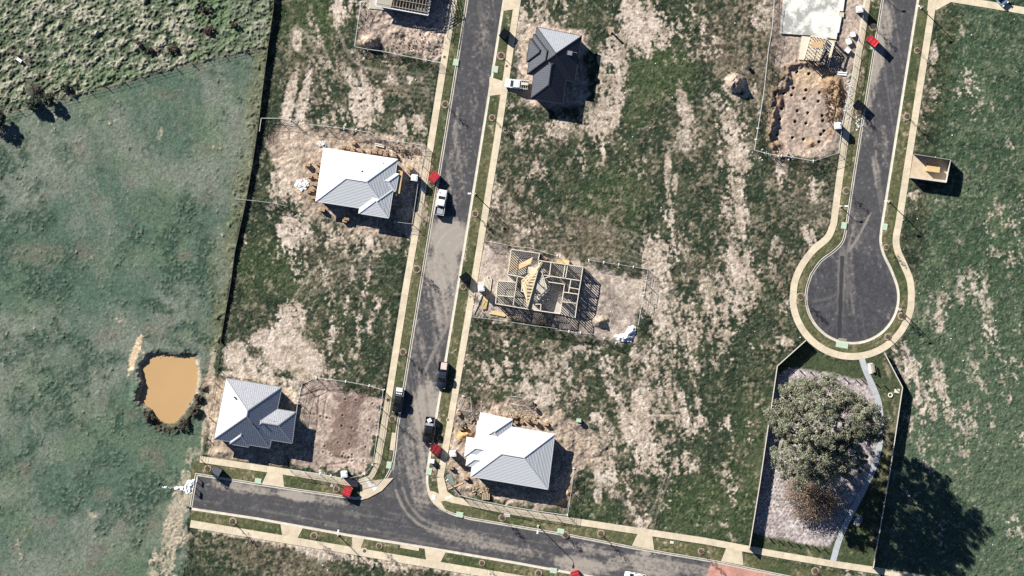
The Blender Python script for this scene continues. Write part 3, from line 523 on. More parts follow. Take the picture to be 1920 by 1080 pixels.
# ---------------------------------------------------------------- kerbs and paving
CONC = mat('pale_concrete', (.62, .54, .39), .9, .05, .9, rnd=.09, col2=(.47, .40, .30))
KERB = mat('kerb_concrete', (.58, .54, .45), .9, .06, .8, col2=(.40, .36, .30))
GREYC = mat('grey_concrete', (.40, .42, .44), .9, .08, 1.5, rnd=.05)
def offset_line(pts, d):
    """pts in metres; offsets to the left of travel"""
    out = []; n = len(pts)
    for i in range(n):
        a = Vector(pts[max(i - 1, 0)]); b = Vector(pts[i]); c = Vector(pts[min(i + 1, n - 1)])
        t1 = (b - a) if i > 0 else (c - b); t2 = (c - b) if i < n - 1 else (b - a)
        t1.normalize(); t2.normalize(); n1 = Vector((-t1.y, t1.x)); n2 = Vector((-t2.y, t2.x)); m = n1 + n2
        if m.length < .2: m = n1
        m.normalize(); out.append(b + m * d / max(.5, m.dot(n1)))
    return out
def m2(p): w = W(*p); return Vector((w.x, w.y))
KP = [(-.03, -.1), (-.03, .006), (.27, .022), (.31, .125), (.33, .135), (.46, .135), (.48, .12), (.48, -.1)]
def kerb(pts, sgn):
    P = [m2(p) for p in pts]; mb = MB(); rows = [[(*q, z) for q in offset_line(P, sgn * o)] for o, z in KP]
    n = len(P)
    for a, b in zip(rows[:-1], rows[1:]):
        mb.add(a + b, [(i, i + 1, n + i + 1, n + i) for i in range(n - 1)])
    tag(mb.build('kerb', KERB), kind='structure')
kerb(ROAD1_W + [ROAD1_S[0]], -1); kerb(ROAD1_S, -1); kerb(ROAD1_E, 1); kerb(ROAD2_L, -1)

def path(name, pts, w, m, step=1.6, z=.135):
    P = [m2(p) for p in pts]; L = offset_line(P, w / 2); Rr = offset_line(P, -w / 2)
    cum = [0.0]
    for a, b in zip(P[:-1], P[1:]): cum.append(cum[-1] + (b - a).length)
    root = bpy.data.objects.new(name, None); COL.objects.link(root); root.location = (P[0].x, P[0].y, .1); tag(root, kind='structure')
    def at(s):
        for i in range(len(P) - 1):
            if s <= cum[i + 1] + 1e-6:
                t = (s - cum[i]) / max(1e-6, cum[i + 1] - cum[i]); return L[i].lerp(L[i + 1], t), Rr[i].lerp(Rr[i + 1], t)
        return L[-1], Rr[-1]
    n = max(1, round(cum[-1] / step)); st = cum[-1] / n
    for k in range(n):
        a = k * st + .006; b = (k + 1) * st - .006; ins = [c for c in cum if a + .05 < c < b - .05]
        ss = [a] + ins + [b]; lp = [at(s) for s in ss]
        poly = [tuple(q[0]) for q in lp] + [tuple(q[1]) for q in lp[::-1]]
        mb = MB(); mb.prism(poly, -.02, z + random.uniform(-.004, .004)); mb.build('slab', m, root)
path('footpath', PATH_W, 1.25, CONC); path('footpath', PATH_E, 1.22, CONC); path('footpath', PATH_NW, 1.2, CONC); path('footpath', PATH_NE, 1.22, CONC)
path('footpath', PATH_S, 1.4, CONC); path('footpath', PATH_R2, 1.28, CONC); path('footpath', PATH_TR, 1.3, CONC); path('park_path', PARKPATH, 1.12, GREYC, 2.4)
PADC = mat('crossover_concrete', (.60, .52, .38), .9, .06, .7, rnd=.05, col2=(.45, .37, .27))
for i, p in enumerate(PADS):
    mb = MB(); mb.prism([tuple(m2(q)) for q in p], -.02, .128 if i not in (9, 10) else .13); tag(mb.build('driveway', PADC), kind='structure')
mb = MB(); mb.prism([tuple(m2(q)) for q in GARAGE_APRON], -.02, .12); tag(mb.build('driveway', mat('raw_concrete', (.46, .36, .24), .9, .12, 1.0)), kind='structure')
TACT = mat('new_concrete', (.66, .65, .62), .9, .05)
for p in ([(683, 899), (689, 896), (699, 912), (694, 916)], [(700, 906), (709, 911), (703, 921), (697, 916)], [(811, 927), (817, 928), (815, 938), (809, 937)], [(834, 932), (846, 929), (848, 932), (836, 938)]):
    mb = MB(); mb.prism([tuple(m2(q)) for q in p], .1, .142); tag(mb.build('ramp_paving', TACT), kind='structure')

# ---------------------------------------------------------------- houses
def newell(p):
    n = Vector((0, 0, 0))
    for a, b in zip(p, p[1:] + p[:1]): n += Vector(((a.y - b.y) * (a.z + b.z), (a.z - b.z) * (a.x + b.x), (a.x - b.x) * (a.y + b.y)))
    n.normalize(); return n if n.z > 0 else -n
def clip(poly, ax, lo, hi):
    for sgn, lim in ((1, lo), (-1, -hi)):
        out = []
        for i, a in enumerate(poly):
            b = poly[(i + 1) % len(poly)]; da, db = sgn * a[ax] - lim, sgn * b[ax] - lim
            if da >= 0: out.append(a)
            if (da >= 0) != (db >= 0):
                t = da / (da - db); out.append(tuple(x + (y - x) * t for x, y in zip(a, b)))
        poly = out
        if len(poly) < 3: return []
    return poly
def cover_face(mb, p, style):
    """stepped tile courses or standing ribs on one roof plane"""
    n = newell(p); e = Vector((0, 0, 1)).cross(n); e.normalize(); s = n.cross(e); o = p[0]
    q = [((v - o).dot(e), (v - o).dot(s)) for v in p]; up = lambda a, b, h: o + e * a + s * b + n * h
    if style == 'tile':
        b0 = min(x[1] for x in q); b1 = max(x[1] for x in q); st = .30; k = 0
        while b0 + k * st < b1 - .01:
            lo = b0 + k * st; c = clip(q, 1, lo, lo + st); k += 1
            if not c: continue
            hh = .038 + random.uniform(-.004, .004)
            mb.add([up(a, b, hh * (1 - (b - lo) / st)) for a, b in c], [tuple(range(len(c)))])
            ed = [a for a, b in c if b < lo + .002]
            if len(ed) > 1: mb.add([up(min(ed), lo, -.01), up(max(ed), lo, -.01), up(max(ed), lo, hh), up(min(ed), lo, hh)], [(0, 1, 2, 3)])
    else:
        mb.add(p, [tuple(range(len(p)))])
        a0 = min(x[0] for x in q); a1 = max(x[0] for x in q); st = .38; k = 0
        while a0 + k * st < a1:
            lo = a0 + k * st; k += 1; c = clip(q, 0, lo, lo + .075)
            if not c: continue
            m = lo + .0375; top = [up(m + (a - m) * .55, b, .028) for a, b in c]; bot = [up(a, b, 0) for a, b in c]; L = len(c)
            mb.add(top + bot, [tuple(range(L))] + [(i, (i + 1) % L, L + (i + 1) % L, L + i) for i in range(L)])
def hip_block(A, B, D, z0, pitch, ext=(1, 1)):
    """plan corner A with neighbours B and D (metres) -> list of roof planes and ridge / hip lines"""
    A, B, D = (Vector((v.x, v.y, 0)) for v in (A, B, D)); u = B - A; v = D - A; w, l = u.length, v.length; u.normalize(); v.normalize()
    if w > l: A, u, v, w, l = A, v, u, l, w
    t = math.tan(math.radians(pitch)); h = w / 2; up = Vector((0, 0, 1)); zb = up * z0
    P = [A + zb, A + u * w + zb, A + u * w + v * l + zb, A + v * l + zb]
    r1 = A + u * h + v * h + up * (z0 + h * t); r2 = A + u * h + v * (l - h) + up * (z0 + h * t)
    faces = [[P[0], P[1], r1], [P[1], P[2], r2, r1], [P[2], P[3], r2], [P[3], P[0], r1, r2]]
    lines = [(P[0], r1), (P[1], r1), (P[2], r2), (P[3], r2), (r1, r2)]
    return faces, lines, P
WALLM = mat('brick_wall', (.30, .235, .19), .9, .15, 12, bump=.01); FRAMEM = mat('white_metal', (.72, .72, .70), .5, .04, 5); GLASS = mat('window_glass', (.03, .04, .05), .08, .05, 2, spec=.6)
DARKM = mat('black_plastic', (.025, .025, .028), .6, .1, 5)
def house(name, label, blocks, style, rmat, capm, pitch, north=None, z0=2.95, group=None, wallm=None, vents=(), base=None, guttm=None):
    c = W(*base); root = thing(name, label, 'house', (c.x, c.y, .1), 0, group)
    roof = None; nb = 0
    for A, B, D in blocks:
        zz = z0 + .012 * nb
        faces, lines, P = hip_block(W(*A, zz), W(*B, zz), W(*D, zz), zz, pitch)
        mb = MB()
        for i, f in enumerate(faces):
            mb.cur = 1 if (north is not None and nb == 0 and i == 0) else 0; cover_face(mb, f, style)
        mb.cur = 0
        mb.add([p - Vector((0, 0, .05)) for p in P], [(0, 1, 2, 3)])
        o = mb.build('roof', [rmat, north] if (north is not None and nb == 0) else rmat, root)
        gb = MB()
        for a, b in zip(P, P[1:] + P[:1]): gb.bar(a + Vector((0, 0, -.04)), b + Vector((0, 0, -.04)), .12, .13)
        gb.build('gutter', guttm or capm, o)
        for a, b in lines:
            if (b - a).length > .3: cb = MB(); cb.bar(a + Vector((0, 0, .05)), b + Vector((0, 0, .05)), .17, .06); cb.build('ridge_cap', capm, o)
        cen = sum((Vector(p) for p in P), Vector()) / 4; ins = .48 + .013 * nb
        wp = []
        for i, p in enumerate(P):
            a = (P[i - 1] - p); b = (P[(i + 1) % 4] - p); a.normalize(); b.normalize(); wp.append(p + (a + b) * ins)
        wb = MB(); wb.prism([(p.x, p.y) for p in wp], -.05, z0 - .06); wl = wb.build('wall', wallm or WALLM, root)
        for i in range(4):
            a, b = wp[i], wp[(i + 1) % 4]; L = (b - a).length
            if L < 2.6: continue
            d = (b - a) / L; nn = Vector((d.y, -d.x, 0));
            if nn.dot(a - cen) < 0: nn = -nn
            for t in ([.5] if L < 6 else [.25, .72]):
                m = a.lerp(b, t); m.z = 1.55; rz = math.atan2(d.y, d.x)
                fb = MB()
                for dx, dz, sx, sz in ((0, .57, 1.5, .07), (0, -.57, 1.5, .07), (-.72, 0, .06, 1.1), (.72, 0, .06, 1.1), (0, 0, .05, 1.1)):
                    fb.box(m + d * dx + Vector((0, 0, dz)) + nn * .02, (sx, .08, sz), rz)
                f = fb.build('window', FRAMEM, wl); pb = MB(); pb.box(m + nn * .004, (1.42, .03, 1.08), rz); pb.build('pane', GLASS, root) if False else pb.build('window_pane', GLASS, wl)
        nb += 1
    for vx, vy, hz in vents:
        vb = MB(); p = W(vx, vy, hz); vb.tube([p - Vector((0, 0, .3)), p + Vector((0, 0, .3))], .16, 8); vb.build('vent_pipe', DARKM, root)
    return root
STEEL = mat('grey_steel_roof', (.47, .48, .50), .51, .05, 3, metal=1.0)
STEELCAP = mat('grey_steel_capping', (.22, .225, .235), .4, .05, 3)
PALE = mat('pale_tile_roof', (.66, .675, .68), .55, .03, 8, spec=.4); PALECAP = mat('pale_ridge', (.62, .63, .64), .6, .03)
CHAR = mat('charcoal_steel_roof', (.085, .09, .105), .52, .08, 3, metal=1.0); CHARGLINT = mat('charcoal_steel_sun_glint', (.46, .47, .50), .66, .05, 3, metal=1.0); CHARCAP = mat('charcoal_capping', (.02, .021, .025), .5, .08)  # charcoal roof's north plane is a paler copy, sun glint painted into its colour
SILL = mat('cream_gutter', (.55, .54, .50), .6, .05)
houseA = house('house', 'grey metal roofed hip house with a small front gable beside the muddy pond', [
    ((424, 709), (528.5, 726), (401, 823.5)), ((466, 758), (555, 772.5), (459, 817)), ((438, 792), (474, 798), (430.5, 832.6))],
    'rib', STEEL, STEELCAP, 24, vents=[(473.5, 794, 4.75), (495.5, 796, 4.45), (440, 745, 4.3)], base=(480, 775), guttm=STEELCAP)
houseB = house('house', 'pale roofed hip house ringed with brick stacks and a half built timber porch', [
    ((606.7, 276.9), (745.6, 298.5), (591.5, 377.4)), ((681, 346), (737.5, 355), (672.4, 400)), ((702, 319), (748, 326), (696, 352))],
    'tile', PALE, PALECAP, 23, z0=3.15, vents=[(639.5, 334, 4.3), (679, 321, 4.4), (719, 306.5, 3.4), (646.5, 366, 3.5)], base=(668, 343), guttm=PALECAP)
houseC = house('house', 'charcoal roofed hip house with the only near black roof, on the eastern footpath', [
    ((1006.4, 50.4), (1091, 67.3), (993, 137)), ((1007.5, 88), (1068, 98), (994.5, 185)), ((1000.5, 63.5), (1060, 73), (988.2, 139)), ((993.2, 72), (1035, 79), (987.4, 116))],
    'rib', CHAR, CHARCAP, 26, CHARGLINT, z0=3.1, vents=[(1056, 112, 4.0), (1051.5, 125, 3.8)], base=(1040, 120), guttm=CHARCAP)
houseD = house('house', 'white roofed house of many small hips near the street junction', [
    ((895.4, 789.5), (1040.2, 814), (882.6, 893.2)), ((901, 773.5), (961.4, 786), (890, 832)), ((875.1, 819.4), (930, 828), (870.9, 855.6)), ((878, 845), (940, 855), (873.3, 872.9))],
    'tile', PALE, PALECAP, 23, base=(957, 845), guttm=PALECAP)
# roof plant on the charcoal house
rb = MB(); p = W(1068.5, 99.5, 4.1); rb.box(p, (.9, .8, .7), -.15); o = rb.build('roof_cooler', mat('grey_box', (.20, .20, .215), .6), houseC)
rb = MB(); rb.bar(W(1073, 97.5, 3.75), W(1086, 99.5, 3.05), .06); rb.build('conduit', FRAMEM, houseC)
# skylight boxes on the grey house wing
for x in (507, 514): rb = MB(); rb.box(W(x, 790.5 + (x - 507) * .1, 3.96), (.45, .25, .16), -.15, 0); rb.build('skylight', DARKM, houseA)
# timber porch on the pale house
TIMB = mat('raw_timber', (.58, .40, .22), .85, .12, 3, rnd=.12); TIMB2 = mat('pale_pine', (.72, .65, .53), .85, .10, 3, rnd=.12); PLY = mat('plywood', (.54, .37, .21), .8, .08, 2, rnd=.06)
pb = MB()
for a, b, w in (((1040, 368), (1162, 384), .16), ((1150, 384), (1118, 600), .52), ((1130, 606), (1000, 585), .2), ((1095, 575), (1010, 570), .22)):
    q = [W(540 + t[0] / 5.4, 250 + t[1] / 5.4, 2.8) for t in (a, b)]; pb.bar(q[0], q[1], w, .2)
pb.build('porch_beam', TIMB, houseB)
for t in ((1158, 388), (1130, 602), (1096, 622)):
    p = W(540 + t[0] / 5.4, 250 + t[1] / 5.4, 2.8); qb = MB(); qb.box((p.x, p.y, 1.4), (.12, .12, 2.7)); qb.build('porch_post', TIMB2, houseB)

# ---------------------------------------------------------------- timber frames
def wall_frame(a, b, zb, h, m, parent, stud=.42):
    d = b - a; L = d.length; d = d / max(L, 1e-6); up = Vector((0, 0, 1)); mb = MB()
    mb.bar(a + up * (zb + .03), b + up * (zb + .03), .13, .06); mb.bar(a + up * (zb + h - .05), b + up * (zb + h - .05), .15, .10)
    mb.bar(a + up * (zb + h * .5), b + up * (zb + h * .5), .08, .05)
    k = max(1, round(L / stud))
    for i in range(k + 1):
        p = a + d * (L * i / k); mb.bar(p + up * zb, p + up * (zb + h - .1), (.135), .135)
    mb.build('wall_frame', m, parent)
def E(x, y): return W(870 + x / 4.909, 440 + y / 4.909, 2.6)
def EG(x, y):
    v = E(x, y); v.z = 0; return v
root = thing('timber_house', 'open timber wall frame of a house with a stack of roof trusses across it', 'house frame', (*W(1015, 540).to_2d(), .1))
mb = MB(); mb.prism([tuple(EG(*q).to_2d()) for q in [(435, 135), (697, 172), (690, 236), (1098, 298), (1022, 770), (890, 735), (285, 640), (312, 420), (400, 430), (398, 366)]], -.05, .3)
mb.build('floor_slab', mat('frame_slab', (.47, .435, .385), .9, .12, .8), root)
for a, b in [((435, 135), (695, 172)), ((695, 172), (682, 236)), ((682, 236), (1095, 298)), ((1095, 298), (1040, 632)), ((905, 618), (1040, 632)), ((290, 635), (590, 685)), ((590, 685), (885, 728)), ((310, 425), (290, 635)), ((310, 425), (400, 432)), ((435, 135), (402, 365)), ((402, 365), (555, 395)),
             ((800, 258), (785, 382)), ((930, 285), (910, 400)), ((952, 290), (932, 405)), ((680, 360), (785, 380)), ((785, 380), (1065, 422)), ((780, 435), (925, 456)), ((925, 456), (885, 728)), ((983, 422), (962, 530)), ((975, 487), (1058, 502)), ((918, 528), (1052, 548)), ((492, 380), (452, 650)), ((540, 420), (527, 522)), ((527, 522), (560, 526)), ((310, 558), (465, 574)), ((645, 640), (708, 640)), ((708, 640), (704, 700)), ((400, 432), (490, 440)), ((690, 236), (660, 420)), ((890, 620), (905, 618)), ((1040, 632), (1022, 765))]:
    wall_frame(EG(*a), EG(*b), .3, 2.55, TIMB2, root)
for p0, p1, zz in (((700, 560), (780, 700), .6), ((620, 470), (690, 600), 2.9), ((640, 430), (790, 385), 2.95)):
    p, q = E(*p0), E(*p1); p.z = q.z = zz; mb = MB(); mb.bar(p, q, .14, .06); mb.build('brace', TIMB2, root)
for i in range(9):
    p, q = E(590 + i * 13, 300 - i * 5), E(650 + i * 14, 420 + i * 10); p.z = q.z = 2.96 + .01 * i; mb = MB(); mb.bar(p, q, .12, .05); mb.build('loose_batten', TIMB2, root)
TRUSS = mat('yellow_pine_truss', (.72, .59, .38), .85, .10, 3, rnd=.15)
TW = ['topmost', 'second', 'third', 'fourth', 'fifth', 'sixth', 'seventh', 'eighth', 'ninth', 'tenth', 'eleventh', 'twelfth', 'thirteenth', 'lowest']
for k in range(14):
    f = k / 13; a = (722 - 40 * f + random.uniform(-6, 6), 248 + 70 * f); b = (612 - 30 * f, 695 - 20 * f + random.uniform(-14, 8))
    tr = thing('roof_truss', 'pale pine roof truss in the pile across the open wall frame, %s' % (TW[0] if k == 0 else TW[13] if k == 13 else TW[k] + ' from the east'), 'roof truss', tuple(E(*a)), 0, 'roof trusses piled on the frame')
    if k in (0, 13): tr['label'] = 'pale pine roof truss at the %s edge of the pile across the open wall frame' % ('eastern' if k == 0 else 'western')
    p, q = E(*a), E(*b); z = 2.92 + .05 * k; p.z = q.z = z; d = q - p; L = d.length; d /= L; n = Vector((d.y, -d.x, 0)); n = n if n.x < 0 else -n; ap = p + d * L * (.5 + random.uniform(-.04, .04)) + n * (2.9 - .12 * k)
    mb = MB(); mb.bar(p, q, .18, .05); mb.build('bottom_chord', TRUSS, tr); mb = MB(); mb.bar(p, ap, .13, .05); mb.bar(ap, q, .13, .05); mb.build('top_chord', TRUSS, tr)
    mb = MB()
    for i in range(1, 12): mb.bar(p + d * L * i / 12 + Vector((0, 0, .02)), (p.lerp(ap, min(1, (i + .5) / 6)) if i < 6 else ap.lerp(q, (i - 5.5) / 6)) + Vector((0, 0, .02)), .16, .04)
    mb.build('web', TRUSS, tr)
def sheet(name, label, cat, pts, z, m, thick=.03, group=None, conv=None):
    c = [(conv or W)(*p) for p in pts]; mb = MB(); n = len(c); zz = z if isinstance(z, (list, tuple)) else [z] * n
    mb.add([(v.x, v.y, h) for v, h in zip(c, zz)] + [(v.x, v.y, h + thick) for v, h in zip(c, zz)], [tuple(range(n))[::-1], tuple(range(n, 2 * n))] + [(i, (i + 1) % n, n + (i + 1) % n, n + i) for i in range(n)])
    return tag(mb.build(name, m), label, cat, group)
sheet('board', 'tan sheet board on the garage floor of the open timber frame', 'board', [(430, 160), (545, 250), (440, 330), (405, 345)], .32, mat('board_tan', (.55, .46, .33)), conv=E)
sheet('board', 'curved ply sheet leaning over the garage corner of the timber frame', 'board', [(445, 345), (500, 275), (635, 205), (610, 270), (560, 300)], [1.0, 1.6, 2.7, 2.6, 1.7], PLY, conv=E)
sheet('timber_pack', 'yellow strapped timber pack behind the open frame', 'timber pack', [(855, 222), (972, 238), (968, 272), (850, 258)], .15, mat('yellow_pine', (.66, .50, .25)), .5, conv=E)
sheet('timber_pack', 'tan timber pack with an orange end behind the open frame', 'timber pack', [(735, 195), (770, 215), (757, 240), (728, 222)], .15, mat('orange_pine', (.55, .38, .26)), .3, conv=E)

# roofed timber frame at the top edge
rf = thing('timber_house', 'half roofed timber house with bare rafters at the top edge', 'house frame', (*W(755, -30).to_2d(), .1))
A = W(704, 10.5, 2.8); B = W(802.5, 28.5, 2.8); dd = (A - B); dd.normalize(); nn = Vector((-dd.y, dd.x, 0));
if nn.y < 0: nn = -nn
def F(s, t, z): q = A - dd * s + nn * t; return Vector((q.x, q.y, z))
Lx = (B - A).length; Ly = 11.0
mb = MB(); mb.prism([tuple(F(s, t, 0).to_2d()) for s, t in ((-1.2, -.6), (Lx - .3, .3), (Lx - .3, Ly), (-1.2, Ly))], -.05, .3); mb.build('floor_slab', mat('frame_slab', (.4, .4, .4)), rf)
mb = MB(); 
for (s0, t0), (s1, t1) in (((.5, .5), (Lx - .5, .5)), ((Lx - .5, .5), (Lx - .5, Ly - .5)), ((.5, .5), (.5, Ly - .5)), ((4, .5), (4, Ly - .5)), ((.5, 3.6), (Lx - .5, 3.6))): mb.bar(F(s0, t0, 1.5), F(s1, t1, 1.5), .14, 2.4)
mb.build('wall', mat('wrap', (.25, .25, .27)), rf)
mb = MB(); mb.bar(F(-.1, 0, 2.75), F(Lx, 0, 2.75), .16, .18); mb.bar(F(Lx, 0, 2.75), F(Lx, Ly, 2.75), .16, .18); mb.bar(F(0, 0, 2.75), F(0, Ly, 2.75), .14, .18); mb.build('fascia', FRAMEM, rf)
for i in range(17):
    s = .3 + i * (Lx - .5) / 16; mb = MB(); mb.bar(F(s, .1, 2.72), F(s, Ly, 2.72), .05, .09); mb.bar(F(s, .1, 2.75), F(s, Ly / 2, 5.0), .10, .1); mb.bar(F(s, Ly / 2, 5.0), F(s, Ly, 2.75), .07, .1)
    for k in range(1, 5): mb.bar(F(s, Ly * k / 10, 2.72), F(s, Ly * (k + .6) / 10, 2.72 + 2.25 * (k + .6) / 5), .05, .08); mb.bar(F(s, Ly * (1 - k / 10), 2.72), F(s, Ly * (1 - (k + .6) / 10), 2.72 + 2.25 * (k + .6) / 5), .05, .08)
    mb.build('roof_truss', mat('weathered_pine', (.52, .44, .33), .85, .15, 3), rf)
for i in range(4):
    t = .5 + i * 1.3; z = 2.82 + 2.25 * t / (Ly / 2); mb = MB(); mb.bar(F(.2, t, z + .06), F(Lx - .1, t, z + .06), .05, .045); mb.build('batten', mat('weathered_pine', (.52, .44, .33)), rf)
mb = MB(); mb.add([F(.15, .1, 2.9), F(2.9, .1, 2.9), F(3.3, 5.2, 4.98), F(.15, 5.2, 4.98), F(.15, .1, 2.86), F(2.9, .1, 2.86), F(3.3, 5.2, 4.94), F(.15, 5.2, 4.94)], [(0, 1, 2, 3), (7, 6, 5, 4), (0, 4, 5, 1), (1, 5, 6, 2), (2, 6, 7, 3), (3, 7, 4, 0)]); mb.build('sarking', mat('cream_sarking', (.68, .62, .47)), rf)

# concrete slab and garage frame at the top right
sl_ = thing('house_slab', 'fresh pale concrete house slab at the top edge', 'house slab', (*W(1525, 20).to_2d(), .1))
def G8(x, y): return W(1430 + x / 7.2, y / 7.2)
mb = MB(); mb.prism([tuple(G8(*q).to_2d()) for q in [(300, -300), (1150, -300), (1085, 152), (1040, 150), (1028, 210), (1065, 232), (1028, 440), (1008, 444), (995, 532), (620, 478), (238, 452)]], -.05, .42)
SLABM = mat('blotched_slab', (.62, .61, .56), .85, .05, .28, col2=(.30, .31, .285)); _r = [x for x in SLABM.node_tree.nodes if x.type == 'VALTORGB'][0]; _r.color_ramp.elements[0].position = .43; _r.color_ramp.elements[1].position = .53; mb.build('concrete', SLABM, sl_)
mb = MB(); mb.prism([tuple(G8(*q).to_2d()) for q in [(1040, 165), (1100, 170), (1090, 236), (1030, 212)]], -.05, .38); mb.build('step_pad', CONC, sl_)
gf = thing('garage_frame', 'bare timber garage frame with a plywood sheet on top beside the slab', 'garage frame', (*W(1522, 95).to_2d(), .1))
mb = MB(); mb.prism([tuple(G8(*q).to_2d()) for q in [(528, 484), (990, 552), (915, 790), (880, 770), (870, 640), (770, 832), (484, 806)]], -.05, .25); mb.build('floor_slab', mat('garage_slab', (.60, .57, .47)), gf)
def G9(x, y, z): return W(1430 + x / 7.2, y / 7.2, z)
for a, b in (((640, 490), (860, 530)), ((860, 530), (815, 690)), ((640, 490), (560, 800)), ((560, 800), (760, 826)), ((760, 826), (815, 690))): wall_frame(Vector((*G8(*a).to_2d(), 0)), Vector((*G8(*b).to_2d(), 0)), .25, 2.5, TIMB2, gf, .6)
for i in range(8):
    t = i / 7; mb = MB(); mb.bar(G9(648 + 205 * t, 492 + 35 * t, 2.85), G9(565 + 195 * t, 800 + 26 * t, 2.85), .09, .16); mb.build('rafter', TIMB, gf)
for t in (.32, .55, .78):
    mb = MB(); mb.bar(G9(640 - 78 * t, 490 + 310 * t, 2.97), G9(858 - 90 * t, 530 + 298 * t, 2.97), .08, .06); mb.build('batten', TIMB2, gf)
mb = MB(); mb.bar(G9(960, 560, 2.4), G9(905, 775, 2.4), .45, .08); mb.build('lintel', TIMB2, gf)
for q in ((958, 565), (908, 770)): p = G8(*q); mb = MB(); mb.box((p.x, p.y, 1.3), (.3, .3, 2.3)); mb.build('pier', TIMB, gf)
mb = MB(); mb.box(G9(738, 604, 3.06), (2.2, 1.15, .06), -.02); mb.build('ply_sheet', PLY, gf)

# walled enclosure beside the court
en = thing('enclosure', 'dark walled roofless enclosure holding a timber box on the green field', 'enclosure', (*W(1742, 318).to_2d(), .1))
def N5_(x, y, z=0): return W(1690 + x / 9.815, 270 + y / 9.815, z)
q = [N5_(222, 192), N5_(888, 296), N5_(808, 712), N5_(150, 622)]
mb = MB(); mb.prism([tuple(v.to_2d()) for v in q], -.05, .2); mb.build('floor', mat('enclosure_floor', (.50, .405, .29), .9, .1, 1), en)
ENW = mat('grey_sheet_wall', (.50, .49, .47), .6, .05, 3)
for a, b, w in ((q[0], q[1], .05), (q[1], q[2], .1), (q[2], q[3], .12)):
    mb = MB(); mb.bar(Vector((a.x, a.y, 1.25)), Vector((b.x, b.y, 1.25)), w, 2.3); mb.build('wall', ENW, en)
bx = thing('timber_box', 'orange plywood box standing inside the walled enclosure', 'box', (*N5_(575, 465).to_2d(), .2), -.135)
mb = MB(); mb.box((0, 0, .58), (2.5, 1.05, 1.15)); mb.build('crate', mat('orange_ply', (.58, .41, .20), .8, .06, 2), bx, local=True)
mb = MB()
for y in (-.53, .53): mb.box((0, y, .1), (2.5, .04, .12))
mb.build('skid', TIMB, bx, local=True)
# ---------------------------------------------------------------- fences
PAL = mat('weathered_paling', (.16, .125, .095), .9, .2, 4, rnd=.15); CAPM = mat('pale_capping', (.62, .58, .50), .85, .08); GALV = mat('galvanised_steel', (.50, .51, .50), .45, .06, 4); WHITEF = mat('white_block', (.78, .78, .76), .7, .05)
def resample(pts, step):
    P = [Vector((*m2(p), 0)) for p in pts]; out = [P[0]]
    for a, b in zip(P[:-1], P[1:]):
        k = max(1, round((b - a).length / step)); out += [a.lerp(b, i / k) for i in range(1, k + 1)]
    return out
def gzm(p): return gz(960 + p.x * 10, 540 - p.y * 10)
def paling_fence(label, pts, h, m, cap=None, h1=None):
    h0, h1 = h, (h if h1 is None else h1)
    P = resample(pts, 2.4); root = thing('paling_fence', label, 'fence', (P[0].x, P[0].y, .1)); n = 0
    for a, b in zip(P[:-1], P[1:]):
        d = (b - a); L = d.length; d /= L; nn = Vector((-d.y, d.x, 0)); mb = MB(); k = max(2, int(L / .115))
        h = h0 + (h1 - h0) * n / max(1, len(P) - 2); n += 1; hh = h + random.uniform(-.03, .03)
        for i in range(k):
            p = a + d * (L * (i + .5) / k) + nn * (.012 if i % 2 else -.004); v = random.uniform(-.16, .10) if cap is None else 0
            mb.box((p.x, p.y, (hh + v) / 2 + .05), (L / k * .97, .018, hh + v), math.atan2(d.y, d.x))
        for z in (.35, h - .3): mb.bar(a + Vector((0, 0, z)) - nn * .04, b + Vector((0, 0, z)) - nn * .04, .04, .07)
        mb.build('panel', m, root)
        if cap: cb = MB(); cb.bar(a + Vector((0, 0, h + .12)), b + Vector((0, 0, h + .12)), .15, .05); cb.build('capping', cap, root)
    for p in P: mb = MB(); mb.box((p.x, p.y, h / 2), (.1, .1, h + .2)); mb.build('post', m, root)
paling_fence('long weathered brown paling fence along the edge of the paddock', [(517, -30), (513, 18), (503, 90), (492, 175), (486, 225), (475, 300), (462, 375), (452, 420), (441, 470), (433, 530), (424, 580), (414, 638)], 1.35, PAL, None, .75)
PARKF = mat('grey_brown_paling', (.20, .165, .135), .9, .15, 4, rnd=.1)
paling_fence('capped paling fence on the western side of the big gum tree park', [(1510, 638), (1456.5, 686), (1448, 745), (1440, 795), (1424, 905), (1404, 1028)], 1.75, PARKF, CAPM)
paling_fence('capped paling fence on the eastern side of the park casting a wide shadow', [(1657, 661), (1691, 726), (1680, 800), (1665, 900), (1650, 985), (1636, 1064)], 1.65, PARKF, CAPM)
def wire_fence(label, pts, h=1.1, step=3.5):
    P = resample(pts, step); root = thing('wire_fence', label, 'fence', (P[0].x, P[0].y, .1))
    for p in P: mb = MB(); mb.box((p.x, p.y, h / 2), (.12, .12, h + .2), random.random()); mb.build('post', PAL, root)
    mb = MB()
    for z in (.35, .7, h): 
        for a, b in zip(P[:-1], P[1:]): mb.bar(a + Vector((0, 0, z)), b + Vector((0, 0, z)), .03, .02)
    mb.build('wire', PAL, root)
wire_fence('low post and wire fence between the pond and the grey roofed house', [(414, 640), (408, 690), (399, 745), (387, 820), (377, 862)])
wire_fence('low post and wire fence dividing the rough tussock paddock from the smooth one', DIVIDE[:-1], 1.1)
wire_fence('low post and wire fence beside the dark lot at the lower left corner', [(352, 990), (348, 1030), (343, 1078)], 1.2, 4)

